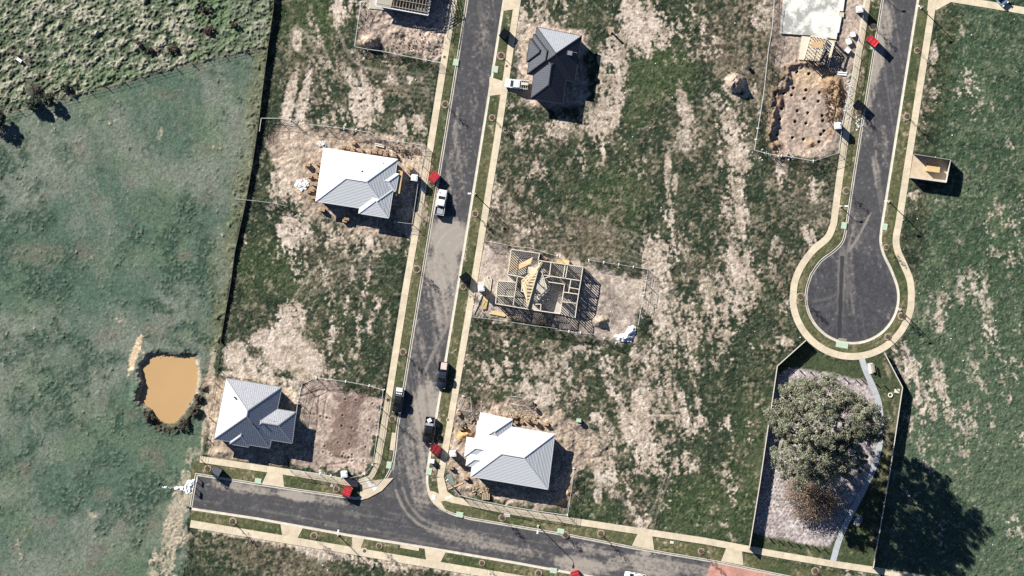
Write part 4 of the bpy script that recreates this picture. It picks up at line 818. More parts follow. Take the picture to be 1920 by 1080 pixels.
# temporary site fencing: one panel and one foot, copied
def panel_mesh():
    mb = MB(); up = Vector((0, 0, 1)); a, b = Vector((0, 0, .12)), Vector((2.4, 0, .12))
    for z in (.12, 1.0, 1.9): mb.bar(Vector((0, 0, z)), Vector((2.4, 0, z)), .042, .04)
    for x in (.02, 2.38): mb.bar(Vector((x, 0, .1)), Vector((x, 0, 1.95)), .05, .05)
    for i in range(1, 16): mb.bar(Vector((2.4 * i / 16, .0, .12)), Vector((2.4 * i / 16, .0, 1.9)), .007, .007)
    for i in range(1, 12): mb.bar(Vector((0, 0, .12 + 1.78 * i / 12)), Vector((2.4, 0, .12 + 1.78 * i / 12)), .045 if i % 4 == 0 else .012, .008)
    return mb
PNL = None; FOOT = None
def temp_fence(label, runs, feet=1.0):
    global PNL, FOOT
    root = None; n = 0
    for pts in runs:
        P = resample(pts, 2.4)
        if root is None: root = thing('temporary_fence', label, 'site fence', (P[0].x, P[0].y, .1), 0, 'temporary fences round the building sites')
        for i, (a, b) in enumerate(zip(P[:-1], P[1:])):
            if PNL is None: o = panel_mesh().build('panel', GALV, root, local=True); PNL = o
            else: o = PNL.copy(); COL.objects.link(o); o.parent = root
            d = b - a; r = org(root); o.location = (a.x - r.x, a.y - r.y, gzm(a) - .12); o.scale = (d.length / 2.4, 1, 1); o.rotation_euler = (0, 0, math.atan2(d.y, d.x))
        for i, p in enumerate(P):
            if FOOT is None:
                mb = MB(); mb.box((0, 0, .06), (.5, .2, .12)); mb.box((0, 0, .17), (.1, .1, .12)); f = mb.build('foot', WHITEF, root, local=True); FOOT = f
            else:
                if random.random() > .28 * feet: continue
                f = FOOT.copy(); COL.objects.link(f); f.parent = root
            r = org(root); q = P[min(i + 1, len(P) - 1)] - P[max(i - 1, 0)]; f.location = (p.x - r.x, p.y - r.y, gzm(p) - .1); f.rotation_euler = (0, 0, math.atan2(q.y, q.x) + 1.57)
temp_fence('site fence round the half roofed timber house at the top edge', [[(677, 4), (665, 88), (690, 93), (720, 97), (772, 108), (826, 118)], [(849, 10), (838, 70)]])
temp_fence('site fence behind the pale roofed house with brick stacks', [[(487, 247), (490.5, 222), (520, 222), (545, 225), (556, 231)], [(576, 233), (610, 237), (645, 241), (690, 248)], [(690, 247), (720, 262), (798, 273), (792, 310), (784, 345), (773, 420), (740, 416)], [(440, 373), (482, 377), (512, 381), (540, 387)]])
temp_fence('site fence round the bare brown building pad with trenches', [[(548, 832), (559, 752), (567, 719), (593, 708), (648, 715), (692, 723), (719, 731), (714, 765), (707, 816), (699, 872), (684, 889), (655, 896)], [(542, 880), (600, 888), (640, 896)]])
temp_fence('site fence round the open timber wall frame', [[(908, 452), (938, 457), (963, 462), (995, 465), (1018, 473), (1045, 480)], [(1104, 488), (1160, 496), (1215, 505), (1206, 555), (1196, 610)], [(884, 594), (940, 601), (990, 609), (1045, 616)], [(1045, 619), (1110, 626), (1155, 643)], [(902, 556), (884, 593)]])
temp_fence('site fence round the fresh slab and the pile hole platform', [[(1452, -10), (1447, 55), (1440, 95), (1432, 170), (1424, 220), (1414, 282), (1445, 290), (1485, 295), (1525, 302), (1572, 287), (1578, 235), (1590, 180), (1597, 143), (1604, 100), (1614, 50), (1624, -8)]], .8)
temp_fence('triangle of spare fence panels north of the white roofed house', [[(869, 743), (859, 768), (885, 771), (882, 744)]])
temp_fence('site fence south and east of the white roofed house', [[(838, 900), (862, 928), (900, 938), (960, 950), (1010, 958), (1064, 966), (1071, 920), (1076, 878)], [(1064, 792), (1089, 796)]])
temp_fence('two fence panels lying near the white roofed house', [[(958, 743), (972, 744), (987, 748)], [(955, 757), (985, 761)]], 0)

# ---------------------------------------------------------------- vehicles
TYRE = mat('tyre_rubber', (.018, .018, .02), .9, .1, 8); RIM = mat('wheel_rim', (.4, .4, .42), .35, .05); LENS = mat('lamp_lens', (.75, .75, .72), .2, .02); REDL = mat('red_lens', (.35, .02, .02), .3, .05)
CARG = mat('car_glass', (.012, .015, .02), .06, .02, 2, spec=.6)
def ring(y, hw, z0, z1, r=.10, tuck=.0):
    """eight sided body section"""
    return [(-hw + r, y, z0), (hw - r, y, z0), (hw, y, z0 + r), (hw - tuck * .4, y, z1 - r), (hw - r - tuck, y, z1), (-hw + r + tuck, y, z1), (-hw + tuck * .4, y, z1 - r), (-hw, y, z0 + r)]
def vehicle(name, label, cat, px, py, ang, paint, kind='ute', L=5.0, Wd=1.82, load=None, z=0.0, k=1.0):
    """front points along +Y before turning"""
    c = W(px, py); r = thing(name, label, cat, (c.x, c.y, z), math.radians(ang)); h = L / 2; w = Wd / 2; B = lambda mb, n, m, par=r, **kw: mb.build(n, m, par, local=True, **kw)
    mb = MB()
    if kind == 'ute': st = [(-h, w * .92, .5, .92), (-h + .1, w * .98, .34, .96), (.2, w, .3, .98), (h - 1.5, w, .3, 1.02), (h - .9, w * .985, .3, 1.0), (h - .22, w * .93, .32, .90), (h, w * .78, .42, .78)]
    else: st = [(-h, w * .86, .45, .86), (-h + .18, w * .96, .3, .98), (-.4, w, .26, .98), (h - 1.35, w, .26, .96), (h - .6, w * .97, .28, .86), (h - .12, w * .86, .32, .72), (h, w * .7, .42, .62)]
    mb.loft([ring(y, hw, a, b) for y, hw, a, b in st]); body = B(mb, 'body', paint, smooth=True)
    mb = MB()
    if kind == 'ute': cs = [(-.75, w * .93, w * .80, .95, 1.05), (-.62, w * .94, w * .80, .95, 1.70), (-.2, w * .95, w * .82, .95, 1.77), (.5, w * .95, w * .80, .95, 1.73), (1.22, w * .94, w * .84, .95, 1.02)]
    else: cs = [(-h + .35, w * .90, w * .76, .92, 1.0), (-h + .75, w * .93, w * .76, .92, 1.46), (-.5, w * .95, w * .78, .92, 1.54), (.3, w * .95, w * .76, .92, 1.48), (1.15, w * .93, w * .80, .92, .98)]
    rg = [[(-bw, y, z0), (bw, y, z0), (tw, y, z1 - .05), (tw - .09, y, z1), (-tw + .09, y, z1), (-tw, y, z1 - .05)] for y, bw, tw, z0, z1 in cs]
    mb.loft(rg); B(mb, 'cab', paint, smooth=False)
    def quad(n, i, j, lo, hi, inset=.08):
        a, b = cs[i], cs[j]; q = []
        for t, s in ((lo, 1), (lo, -1), (hi, -1), (hi, 1)):
            y = a[0] + (b[0] - a[0]) * t; tw = a[2] + (b[2] - a[2]) * t; zz = a[4] + (b[4] - a[4]) * t; q.append(Vector((s * (tw - inset), y, zz)))
        nn = (q[1] - q[0]).cross(q[2] - q[1]); nn.normalize()
        if nn.z < 0: nn = -nn
        g = MB(); g.add([v + nn * .012 for v in q] + [v - nn * .02 for v in q], [(0, 1, 2, 3), (7, 6, 5, 4), (0, 4, 5, 1), (1, 5, 6, 2), (2, 6, 7, 3), (3, 7, 4, 0)]); B(g, n, CARG)
    quad('windscreen', 3, 4, .06, .92); quad('rear_window', 1, 0, .12, .9)
    for s in (-1, 1):
        i0, i1 = 1, 3; g = MB(); q = []
        for ci, zt in ((cs[1], .1), (cs[3], .1), (cs[3], .82), (cs[1], .82)):
            zz = ci[3] + (ci[4] - .05 - ci[3]) * (zt * .9 + .08); bw = ci[1] + (ci[2] - ci[1]) * (zz - ci[3]) / (ci[4] - .05 - ci[3]); q.append(Vector((s * (bw + .012), ci[0] + (.12 if ci is cs[1] else -.02), zz)))
        g.add(q + [v - Vector((s * .03, 0, 0)) for v in q], [(0, 1, 2, 3), (7, 6, 5, 4), (0, 4, 5, 1), (1, 5, 6, 2), (2, 6, 7, 3), (3, 7, 4, 0)]); B(g, 'side_window', CARG)
        for y in (h - .95, -h + 1.05):
            t = MB(); t.tube([(s * (w - .2), y, .35), (s * (w + .01), y, .35)], .35, 14); wh = B(t, 'wheel', TYRE); t = MB(); t.tube([(s * (w - .02), y, .35), (s * (w + .025), y, .35)], .21, 10); B(t, 'rim', RIM, wh)
        g = MB(); g.box((s * (w * .66), h - .1, .72), (.38, .2, .14)); B(g, 'headlight', LENS); g = MB(); g.box((s * (w * .82), -h - .005, .76), (.16, .06, .26)); B(g, 'tail_light', REDL)
        g = MB(); g.box((s * (w + .1), 1.0, 1.08), (.2, .1, .15)); B(g, 'mirror', DARKM)
    g = MB(); g.box((0, h - .02, .45), (Wd * .82, .12, .2)); B(g, 'bumper', DARKM); g = MB(); g.box((0, -h - .01, .45), (Wd * .86, .12, .16)); B(g, 'bumper', DARKM)
    if kind == 'ute':
        t0, t1 = -h - .02, -.82; tm = mat('tray_alloy', (.36, .37, .38), .45, .06) if load != 'tub' else paint
        g = MB(); g.box((0, (t0 + t1) / 2, 1.0), (Wd * .97, t1 - t0, .06)); B(g, 'tray', DARKM)
        for s in (-1, 1): g = MB(); g.box((s * (w * .965), (t0 + t1) / 2, 1.15), (.06, t1 - t0, .28)); B(g, 'tray_side', tm)
        for y in (t0 + .03, t1 - .03): g = MB(); g.box((0, y, 1.15), (Wd * .9, .05, .28)); B(g, 'tailgate' if y < -2 else 'headboard', tm)
    r.scale = (k, k, k)
    return r
def part_box(r, name, c, d, m, rz=0.0):
    mb = MB(); mb.box(c, d, rz); return mb.build(name, m, r, local=True)
WP = mat('white_paint', (.74, .75, .75), .3, .02, 3, spec=.5); NAVY = mat('navy_paint', (.022, .030, .048), .28, .05, 3, spec=.5); BLACKP = mat('black_paint', (.014, .015, .018), .28, .05, 3, spec=.5); SILV = mat('silver_paint', (.52, .54, .57), .3, .03, 3, spec=.5)
def load(name, label, cat, r, x, y, z, d, m, rz=0.0):
    """a thing standing in a vehicle's tray, top-level, placed in the vehicle's frame"""
    a = r.rotation_euler.z; q = r.location + Vector((x * math.cos(a) - y * math.sin(a), x * math.sin(a) + y * math.cos(a), z))
    mb = MB(); mb.box((0, 0, d[2] / 2), d); mb.box((0, 0, d[2] + .015), (d[0] * .9, d[1] * .9, .03)); o = mb.build(name, m, None, local=True); o.location = q; o.rotation_euler = (0, 0, a + rz); return tag(o, label, cat)
u1 = vehicle('utility_truck', 'white utility truck facing up the road beside the red rubbish cage', 'utility truck', 827, 379.5, -9.5, WP, 'ute', 4.75, 1.78, 'tub')
part_box(u1, 'tray_liner', (0, -1.62, 1.04), (1.3, 1.1, .02), mat('liner_grey', (.32, .34, .37)))
u2 = vehicle('utility_truck', 'dark blue utility truck with a pale square load, alone on the east kerb', 'utility truck', 829.5, 703.5, 173, NAVY, 'ute', 4.9, 1.85, 'tub', .02)
load('tray_box', 'pale pink topped box in the tray of the dark blue utility truck', 'box', u2, -.1, -1.75, 1.04, (1.15, 1.3, .35), mat('pink_white', (.66, .55, .50)))
u3 = vehicle('utility_truck', 'black utility truck with a white box on its tray, on the west kerb', 'utility truck', 746.5, 750, 172, BLACKP, 'ute', 4.75, 1.75, None, .05)
load('tray_box', 'white tool box across the tray of the black utility truck on the west kerb', 'tool box', u3, 0, -1.95, 1.04, (1.25, .75, .4), WP)
for i in range(4): load('bucket', 'small white bucket in the black truck tray, %s from the west' % ['first', 'second', 'third', 'fourth'][i], 'bucket', u3, -.45 + .3 * i, -1.25, 1.04, (.2, .3, .28), WHITEF).__setitem__('group', 'buckets in the truck tray')
u4 = vehicle('utility_truck', 'black utility truck with a messy open tray near the dark red cage', 'utility truck', 804, 806, 172, BLACKP, 'ute', 5.0, 1.85, None, 0)
load('tarp', 'crumpled white sheet in the messy tray of the black utility truck', 'sheet', u4, .1, -1.8, 1.04, (.8, .7, .25), WHITEF, .6); load('tray_board', 'grey board across the messy tray of the black utility truck', 'board', u4, 0, -1.05, 1.3, (1.5, .5, .06), mat('liner_grey', (.3, .3, .3)))
u5 = vehicle('utility_truck', 'white utility truck with roof racks on the charcoal house driveway', 'utility truck', 968.5, 158, 84, WP, 'ute', 4.4, 1.7, 'tub', .13)
for y in (-.9, -1.3, -1.7, -2.05): part_box(u5, 'rack_bar', (0, y, 1.55), (1.5, .07, .06), GALV)
for s in (-1, 1):
    part_box(u5, 'rack_rail', (s * .72, -1.45, 1.58), (.07, 1.5, .06), GALV)
    for y in (-.85, -2.1): part_box(u5, 'rack_post', (s * .72, y, 1.3), (.06, .06, .5), GALV)
load('timber_bundle', 'tan timber bundle on the rack of the white truck on the driveway', 'timber', u5, .15, -1.5, 1.63, (.5, 1.3, .12), TIMB2)
vehicle('car', 'silver car half cut off by the bottom edge of the lower street', 'car', 1191, 1082, 80, SILV, 'car', 4.2, 1.75)
vehicle('car', 'pale blue car parked on the paving at the top right edge', 'car', 1872, -6, 222, mat('pale_blue_paint', (.45, .55, .62), .3, .03, 3), 'car', 4.0, 1.7, None, .13)

# ---------------------------------------------------------------- site toilets, cages, bags
TOIL = mat('toilet_shell', (.76, .77, .78), .6, .03, 3)
def toilet(label, px, py, ang, s=1.15, h=2.3, z=.1):
    c = W(px, py, h); r = thing('portable_toilet', label, 'portable toilet', (c.x, c.y, z), math.radians(ang), 'portable toilets on the building sites'); B = lambda mb, n, m: mb.build(n, m, r, local=True)
    mb = MB(); mb.box((0, 0, .08), (s * 1.02, s * 1.02, .16)); B(mb, 'base', DARKM)
    mb = MB(); mb.box((0, 0, h / 2), (s * .97, s * .97, h - .25)); 
    for i in range(5):
        for sx in (-1, 1): mb.box((sx * s * .49, -s * .38 + i * s * .19, h / 2), (.03, .06, h - .4))
    B(mb, 'cabin', TOIL)
    mb = MB(); mb.box((0, -s * .5, h / 2 - .05), (s * .6, .05, h - .5)); d = B(mb, 'door', TOIL); mb = MB(); mb.box((s * .22, -s * .54, 1.05), (.05, .05, .2)); o = mb.build('handle', DARKM, d, local=True)
    mb = MB(); mb.box((0, 0, h - .06), (s * 1.05, s * 1.05, .12)); mb.box((0, 0, h + .03), (s * .9, s * .9, .08), 0, 0, 0, .8); B(mb, 'roof', TOIL)
    mb = MB(); mb.tube([(s * .3, s * .3, h), (s * .3, s * .3, h + .25)], .05, 8); B(mb, 'vent_pipe', GALV)
for a in [('white portable toilet at the top edge beside the fresh slab', 1612, 17, 5), ('white portable toilet at the lower right corner of the pile hole platform', 1571, 235.5, 5), ('white portable toilet beside the pale roofed house with brick stacks', 777, 333, -8),
          ('white portable toilet south of the bare brown building pad', 645, 889, 4), ('white portable toilet at the street side of the open timber frame', 902, 540, 5), ('white portable toilet west of the white roofed house', 849, 850, 4)]: toilet(*a)
def bulk_bag(label, px, py, ang, s=.95, h=.7, m=TOIL):
    c = W(px, py); r = thing('bulk_bag', label, 'bulk bag', (c.x, c.y, .08), math.radians(ang), 'white bulk bags by the slab'); mb = MB()
    rings = []
    for z, k in ((0, .92), (h * .3, 1.04), (h * .7, 1.03), (h * .95, .97), (h, .86)):
        rings.append([(s / 2 * k * (abs(math.cos(t)) ** .4) * math.copysign(1, math.cos(t)), s / 2 * k * (abs(math.sin(t)) ** .4) * math.copysign(1, math.sin(t)), z + random.uniform(-.02, .02)) for t in [2 * math.pi * i / 16 + .2 for i in range(16)]])
    mb.loft(rings); mb.build('bag', m, r, local=True, smooth=False)
    for sx in (-1, 1):
        for sy in (-1, 1): mb = MB(); mb.tube([(sx * s * .4, sy * s * .4, h * .9), (sx * s * .38, sy * s * .38, h + .12), (sx * s * .28, sy * s * .4, h * .95)], .03, 5); mb.build('lifting_loop', m, r, local=True)
bulk_bag('white bulk bag nearest the slab, top of three', 1599.5, 65, 10); bulk_bag('middle white bulk bag of three by the slab', 1591.5, 78.5, 25, 1.05); bulk_bag('white bulk bag lowest of three by the slab', 1589.5, 95, -35, .95)
RED = mat('red_mesh', (.46, .03, .04), .75, .25, 2.5); REDD = mat('dark_red_mesh', (.20, .012, .020), .7, .1, 5); DNET = mat('dark_mesh', (.009, .011, .016), .9, .1, 5, spec=.03); GREYT = mat('grey_lid', (.10, .11, .13), .6, .08, 4)
def cage(label, px, py, ang, m, s=(1.55, 1.75), h=1.35, lid='closed', topm=None):
    c = W(px, py); z = .1 ; r = thing('rubbish_cage', label, 'rubbish cage', (c.x, c.y, z), math.radians(ang), 'rubbish cages along the kerbs'); B = lambda mb, n, mm: mb.build(n, mm, r, local=True)
    sx, sy = s
    for a in (-1, 1):
        mb = MB(); mb.box((a * sx / 2, 0, h / 2 + .05), (.04, sy, h - .1)); B(mb, 'side_panel', m); mb = MB(); mb.box((0, a * sy / 2, h / 2 + .05), (sx, .04, h - .1)); B(mb, 'end_panel', m)
        for b in (-1, 1): mb = MB(); mb.box((a * sx / 2, b * sy / 2, h / 2), (.07, .07, h)); B(mb, 'post', GALV if m is not DNET else DNET)
    mb = MB(); mb.box((0, 0, .1), (sx, sy, .08)); B(mb, 'base', DARKM)
    mb = MB(); n = 5
    for i in range(n): mb.box((0, -sy / 2 + sy * (i + .5) / n, h + .02 + .015 * (i % 2)), (sx * .99, sy / n * .9, .05), 0, .12 * (-1) ** i)
    B(mb, 'lid', topm or m)
    if lid == 'open': mb = MB(); mb.box((0, -sy / 2 - .05, h + .45), (sx, .05, .9), 0, .25); B(mb, 'flap', m)
cage('bright red rubbish cage behind the white utility truck', 814, 332, -38, RED); cage('bright red rubbish cage by the street corner ramp', 651.5, 921, -22, RED, (1.5, 1.75)); cage('red striped rubbish cage on the kerb beside the white bulk bags', 1634.5, 77, 50, RED, (1.35, 1.9), 1.4, 'open')
cage('dark red rubbish cage in shade below the messy black truck', 817.5, 842, 57, REDD, (1.6, 1.8), 1.2); cage('red rubbish cage cut by the bottom edge', 1079, 1078, 20, RED, (1.5, 1.6), 1.2)
cage('black rubbish cage on the verge beside the charcoal house', 946, 64, -35, DNET, (1.4, 1.7), 1.3); cage('black rubbish cage on the verge by the open timber frame', 872, 521, 35, DNET, (1.6, 1.6), 1.5); cage('black rubbish cage on the verge by the pile hole platform', 1611, 199, 52, DNET, (1.5, 2.0), 1.3)
cage('grey topped black rubbish cage at the dead end of the lower street', 407, 884, -30, DNET, (1.5, 1.7), 1.4, topm=GREYT)
# ---------------------------------------------------------------- street lamps
def lamp(label, px, py, ang, h=5.3):
    c = W(px, py); r = thing('street_lamp', label, 'street lamp', (c.x, c.y, .1), math.radians(ang), 'street lamps'); B = lambda mb, n, m: mb.build(n, m, r, local=True)
    mb = MB(); mb.tube([(0, 0, -.1), (0, 0, .5), (0, 0, h * .6), (0, 0, h - .1)], [.10, .09, .075, .06], 8); B(mb, 'pole', GALV)
    mb = MB(); mb.tube([(0, 0, h - .15), (.2, 0, h + .05), (.75, 0, h + .12)], .045, 6); B(mb, 'arm', GALV)
    mb = MB(); mb.box((.95, 0, h + .12), (.65, .30, .12), 0, 0, 0, .8); B(mb, 'lamp_head', WHITEF); mb = MB(); mb.box((.95, 0, h + .05), (.45, .2, .03)); B(mb, 'lens', LENS)
    mb = MB(); mb.box((0, 0, .1), (.4, .4, .2)); B(mb, 'footing', CONC)
for a in [('street lamp at the top of the court beside the paved corner', 1727, 15, 178), ('street lamp on the east verge of the court below the walled enclosure', 1667, 378, 180), ('short street lamp on the west verge of the court', 1576, 387, 0, 2.2), ('street lamp on the verge opposite the white utility truck', 890.5, 364, 180),
          ('street lamp on the southern verge of the lower street near the narrow crossover', 634.5, 1003, 80), ('street lamp south of the white roofed house', 1009, 986, -98), ('street lamp on the ring of the court', 1688, 581, 165), ('street lamp just above the top edge by the court', 1618, -46, 0)]: lamp(*a)

# ---------------------------------------------------------------- foliage
def leaf_cloud(centres, radii, n_each, size, flat=.75, rs=None, hollow=.35):
    """quads scattered through ellipsoidal clumps"""
    rs = rs or np.random.RandomState(3); cs = np.repeat(np.array(centres), n_each, 0); rr = np.repeat(np.array(radii), n_each); n = len(cs)
    d = rs.normal(size=(n, 3)); d /= np.linalg.norm(d, axis=1, keepdims=True); t = (hollow + (1 - hollow) * rs.rand(n)) ** .6
    p = cs + d * (rr * t)[:, None] * np.array([1, 1, flat])
    nrm = d * .6 + rs.normal(size=(n, 3)) * .55 + np.array([0, 0, .35]); nrm /= np.linalg.norm(nrm, axis=1, keepdims=True)
    a = np.cross(nrm, rs.normal(size=(n, 3))); a /= np.linalg.norm(a, axis=1, keepdims=True); b = np.cross(nrm, a)
    s = size * (.6 + .8 * rs.rand(n)); a = a * s[:, None]; b = b * (s * (.4 + .35 * rs.rand(n)))[:, None]
    V = np.stack([p - a - b * .3, p - b, p + a + b * .3, p + b], 1).reshape(-1, 3); F = np.arange(4 * n).reshape(-1, 4)
    return V, F, np.repeat(cs, 4, 0)
def leaf_mat(name, c1, c2, c3):
    m = bpy.data.materials.new(name); m.use_nodes = True; n = m.node_tree.nodes; l = m.node_tree.links; b = n['Principled BSDF']
    b.inputs['Roughness'].default_value = .6; b.inputs['Specular IOR Level'].default_value = .3
    at = n.new('ShaderNodeAttribute'); at.attribute_name = 'tint'; l.new(at.outputs['Color'], b.inputs['Base Color']); MATS[name] = m; return m
LEAFM = leaf_mat('leaf', 0, 0, 0)
def tints(nq, cols, rs, clump=None):
    c = np.array(cols); k = rs.randint(0, len(c), nq); t = c[k] * (.8 + .45 * rs.rand(nq, 1)); return np.repeat(t, 4, 0)
BARK = mat('pale_bark', (.46, .40, .34), .9, .25, 2, bump=.03); DBARK = mat('dark_bark', (.13, .10, .075), .9, .2, 3)

def gum_tree():
    rs = np.random.RandomState(8); b = W(1559, 872); root = thing('gum_tree', 'huge old gum tree with a wide grey green crown over the mulch bed', 'tree', (b.x, b.y, .1))
    tr = MB(); base = Vector((b.x, b.y, 0)); cr = Vector((*W(1549, 803, 15).to_2d(), 0)); fork = base.lerp(cr, .35) + Vector((0, 0, 6.5))
    tr.tube([base, base.lerp(fork, .5) + Vector((.15, .1, .2)), fork], [.75, .55, .48], 10); trunk = tr.build('trunk', BARK, root, smooth=True)
    cen, rad = [], []
    def scal(a): return 10.9 * (1 + .11 * math.sin(3 * a + 1) + .08 * math.sin(5 * a) + .05 * math.sin(8 * a + 2))
    limbs = MB(); fine = MB()
    for i in range(175):
        a = rs.rand() * 2 * math.pi; q = math.sqrt(rs.rand()) ; rr = scal(a) * q * .93
        x = cr.x + math.cos(a) * rr * 1.02; y = cr.y + math.sin(a) * rr * .93
        if y < b.y - 2.5 and rs.rand() < .6: continue
        top = 21.0 * (1 - .40 * q ** 2.2) + rs.normal() * .8; lo = 8.5 + 3 * (1 - q)
        z = top - abs(rs.normal()) * 2.4 if rs.rand() < .75 else lo + rs.rand() * (top - lo)
        cen.append((x, y, max(4.5, z))); rad.append(.75 + 1.0 * rs.rand())
    prim = []
    for i in range(9):
        a = i / 9 * 2 * math.pi + rs.rand() * .5; q = .45 + .3 * rs.rand(); e = Vector((cr.x + math.cos(a) * 10 * q, cr.y + math.sin(a) * 9 * q, 13 + 4 * rs.rand() - 2 * q)); m = fork.lerp(e, .5) + Vector((rs.normal() * .5, rs.normal() * .5, .8))
        limbs.tube([fork - Vector((0, 0, .3)), m, e], [.30, .21, .11], 7); prim.append((m, e))
    for c, r_ in zip(cen, rad):
        c = Vector(c); m, e = min(prim, key=lambda t: (t[1] - c).length); s = m.lerp(e, .4 + .6 * rs.rand()); k = s.lerp(c, .5) + Vector((rs.normal() * .3, rs.normal() * .3, .3)); fine.tube([s, k, c + Vector((0, 0, .3 * r_))], [.09, .06, .03], 5)
    limbs.build('limb', BARK, trunk, smooth=True); fine.build('branch', BARK, trunk, smooth=True)
    # sub clumps give the broken-up outline
    c2, r2 = [], []
    for c, r_ in zip(cen, rad):
        for k in range(7): c2.append(np.array(c) + rs.normal(size=3) * r_ * np.array([.62, .62, .45])); r2.append(r_ * (.34 + .26 * rs.rand()))
    V, F, _ = leaf_cloud(c2, r2, 135, .125, .8, rs, .25)
    t = tints(len(F), [(.205, .215, .14), (.23, .235, .155), (.165, .18, .115), (.275, .265, .185), (.13, .145, .09)], rs)
    lob = np.repeat(rs.uniform(.78, 1.22, len(cen)), 7) * rs.uniform(.72, 1.3, len(c2)); t = t * np.repeat(np.repeat(lob, 135), 4)[:, None]
    cr_ = np_mesh('crown', V, F, LEAFM, None, tint=t); cr_.parent = root; cr_.location = -root.location; tag(cr_, kind=None)
gum_tree()
def bush(name, label, px, py, rx, ry, h, cols, trunk=True, n=26, leaf=.13, each=120, seed=1, bare=0.0, group=None, h0=None):
    rs = np.random.RandomState(seed); b = W(px, py); g = max(0, gz(px, py)); root = thing(name, label, 'tree' if name.endswith('tree') else 'shrub', (b.x, b.y, g), 0, group); mb = MB(); cen, rad = [], []
    for i in range(n):
        a = rs.rand() * 6.283; q = math.sqrt(rs.rand()); z = g + h * (.25 if h0 is None else h0) + h * .7 * (1 - q * q * .7) * rs.rand() ** .5
        p = np.array([b.x + math.cos(a) * rx / 10 * q * .9, b.y + math.sin(a) * ry / 10 * q * .9, z]); cen.append(p); rad.append(min(rx, ry) / 10 * (.22 + .2 * rs.rand()))
        e = Vector(p); s = Vector((b.x, b.y, g + h * .12)); mb.tube([s, s.lerp(e, .5) + Vector((0, 0, .12 * h)), e], [.035 * h / 2, .025 * h / 2, .01 * h], 5)
    mb.tube([(b.x, b.y, g - .2), (b.x, b.y, g + h * .2)], [.05 * h, .035 * h], 7)
    mb.build('trunk', DBARK, root)
    V, F, _ = leaf_cloud(cen, rad, each, leaf, .8, rs, .2); c = np_mesh('crown', V, F, LEAFM, None, tint=tints(len(F), cols, rs)); c.parent = root; c.location = -root.location
    return root
bush('small_tree', 'thin rusty brown small tree on the mulch below the big gum', 1524, 926, 54, 54, 3.8, [(.25, .17, .12), (.20, .135, .095), (.28, .21, .15), (.15, .115, .08)], n=130, leaf=.10, each=110, seed=4)
DG = [(.030, .042, .026), (.042, .055, .032), (.022, .030, .022)]; RB = [(.085, .045, .045), (.06, .035, .035), (.05, .05, .035)]; GB = [(.20, .17, .15), (.13, .11, .10), (.08, .09, .06)]
bush('dark_tree', 'dark round tree on the divide, left of its dark twin', 65, 194, 13, 13, 3.0, DG, n=24, seed=5); bush('dark_tree', 'dark round tree on the divide, right of its dark twin', 93, 188, 11, 13, 3.0, DG, n=22, seed=6)
bush('dark_tree', 'dark tree cut by the left edge of the picture', -4, 225, 16, 20, 4.0, DG, n=30, seed=7); bush('bare_shrub', 'grey leafless shrub above the two dark round trees', 62, 166, 14, 14, 1.8, GB, n=26, leaf=.07, each=40, seed=8); bush('bare_shrub', 'dusky shrub right of the two dark round trees', 124, 163, 9, 9, 1.6, DG, n=16, each=60, seed=9)
for i, (x, y, r_, lab) in enumerate([(392, 57, 11, 'large dark red shrub alone near the top of the tussock paddock'), (262, 83, 7, 'dark red shrub at the west of a row of three in the tussock paddock'), (281, 95, 9, 'dark red shrub in the middle of a row of three in the tussock paddock'), (326, 92, 11, 'dark red shrub at the east of a row of three in the tussock paddock'), (386, 14, 12, 'dark shrub at the top edge of the tussock paddock'), (440, 47, 7, 'small dark shrub east of the large dark red shrub')]): bush('heath_shrub', lab, x, y, r_, r_ * .75, 1.3, RB if i != 4 else DG, n=16, leaf=.10, each=80, seed=20 + i)
for i, (x, y, r_, h, lab) in enumerate([(366, 768, 10, 1.0, 'dark shrub on the south eastern bank of the pond'), (345, 796, 12, .9, 'dark shrub on the southern bank of the pond'), (280, 782, 8, .8, 'dark shrub on the south western bank of the pond'), (372, 745, 7, .9, 'slim dark shrub on the eastern bank of the pond')]): bush('bank_shrub', lab, x, y, r_, r_, h, [(.085, .07, .05), (.06, .06, .04), (.11, .085, .06)], n=18, leaf=.10, each=80, seed=40 + i)

# street saplings in mulch rings: one tree of each of two kinds, then copies
RINGM = mat('mulch_ring', (.34, .265, .19), .95, .2, 6); SOILM = mat('mulch_dark', (.09, .065, .05), .95, .2, 6)
def sapling(seed, h):
    rs = np.random.RandomState(seed); root = thing('street_tree', 'street tree', 'tree', (0, 0, 0), 0, 'young street trees in mulch rings')
    mb = MB(); mb.lathe([(.74, -.06), (.72, .06), (.60, .10), (.48, .07), (.42, .03), (.40, -.04)], 18); mb.build('mulch_ring', RINGM, root, local=True)
    mb = MB(); mb.lathe([(.45, .0), (.3, .05), (.05, .06)], 14); mb.build('mulch', SOILM, root, local=True)
    mb = MB(); mb.tube([(0, 0, -.1), (.03, .02, h * .4), (0, .03, h * .8), (0, 0, h)], [.05, .045, .03, .012], 6); cen, rad = [], []
    for i in range(13):
        z = h * (.42 + .55 * i / 12); a = i * 2.4; L = .46 * (1 - .55 * (z / h - .42) / .58); e = Vector((math.cos(a) * L, math.sin(a) * L, z + .35)); mb.tube([(0, 0, z), e], [.018, .008], 5); cen.append(np.array(e)); rad.append(.15 + .07 * rs.rand())
    mb.build('trunk', DBARK, root, local=True)
    V, F, _ = leaf_cloud(cen, [q * 1.7 for q in rad], 46, .05, .9, rs, .0); c = np_mesh('crown', V, F, LEAFM, None, tint=tints(len(F), [(.10, .075, .055), (.07, .065, .04), (.13, .10, .07)], rs)); c.parent = root
    for a in (-.3, .3): mb = MB(); mb.box((a, .05, .6), (.05, .05, 1.2)); mb.build('stake', TIMB, root, local=True)
    return root
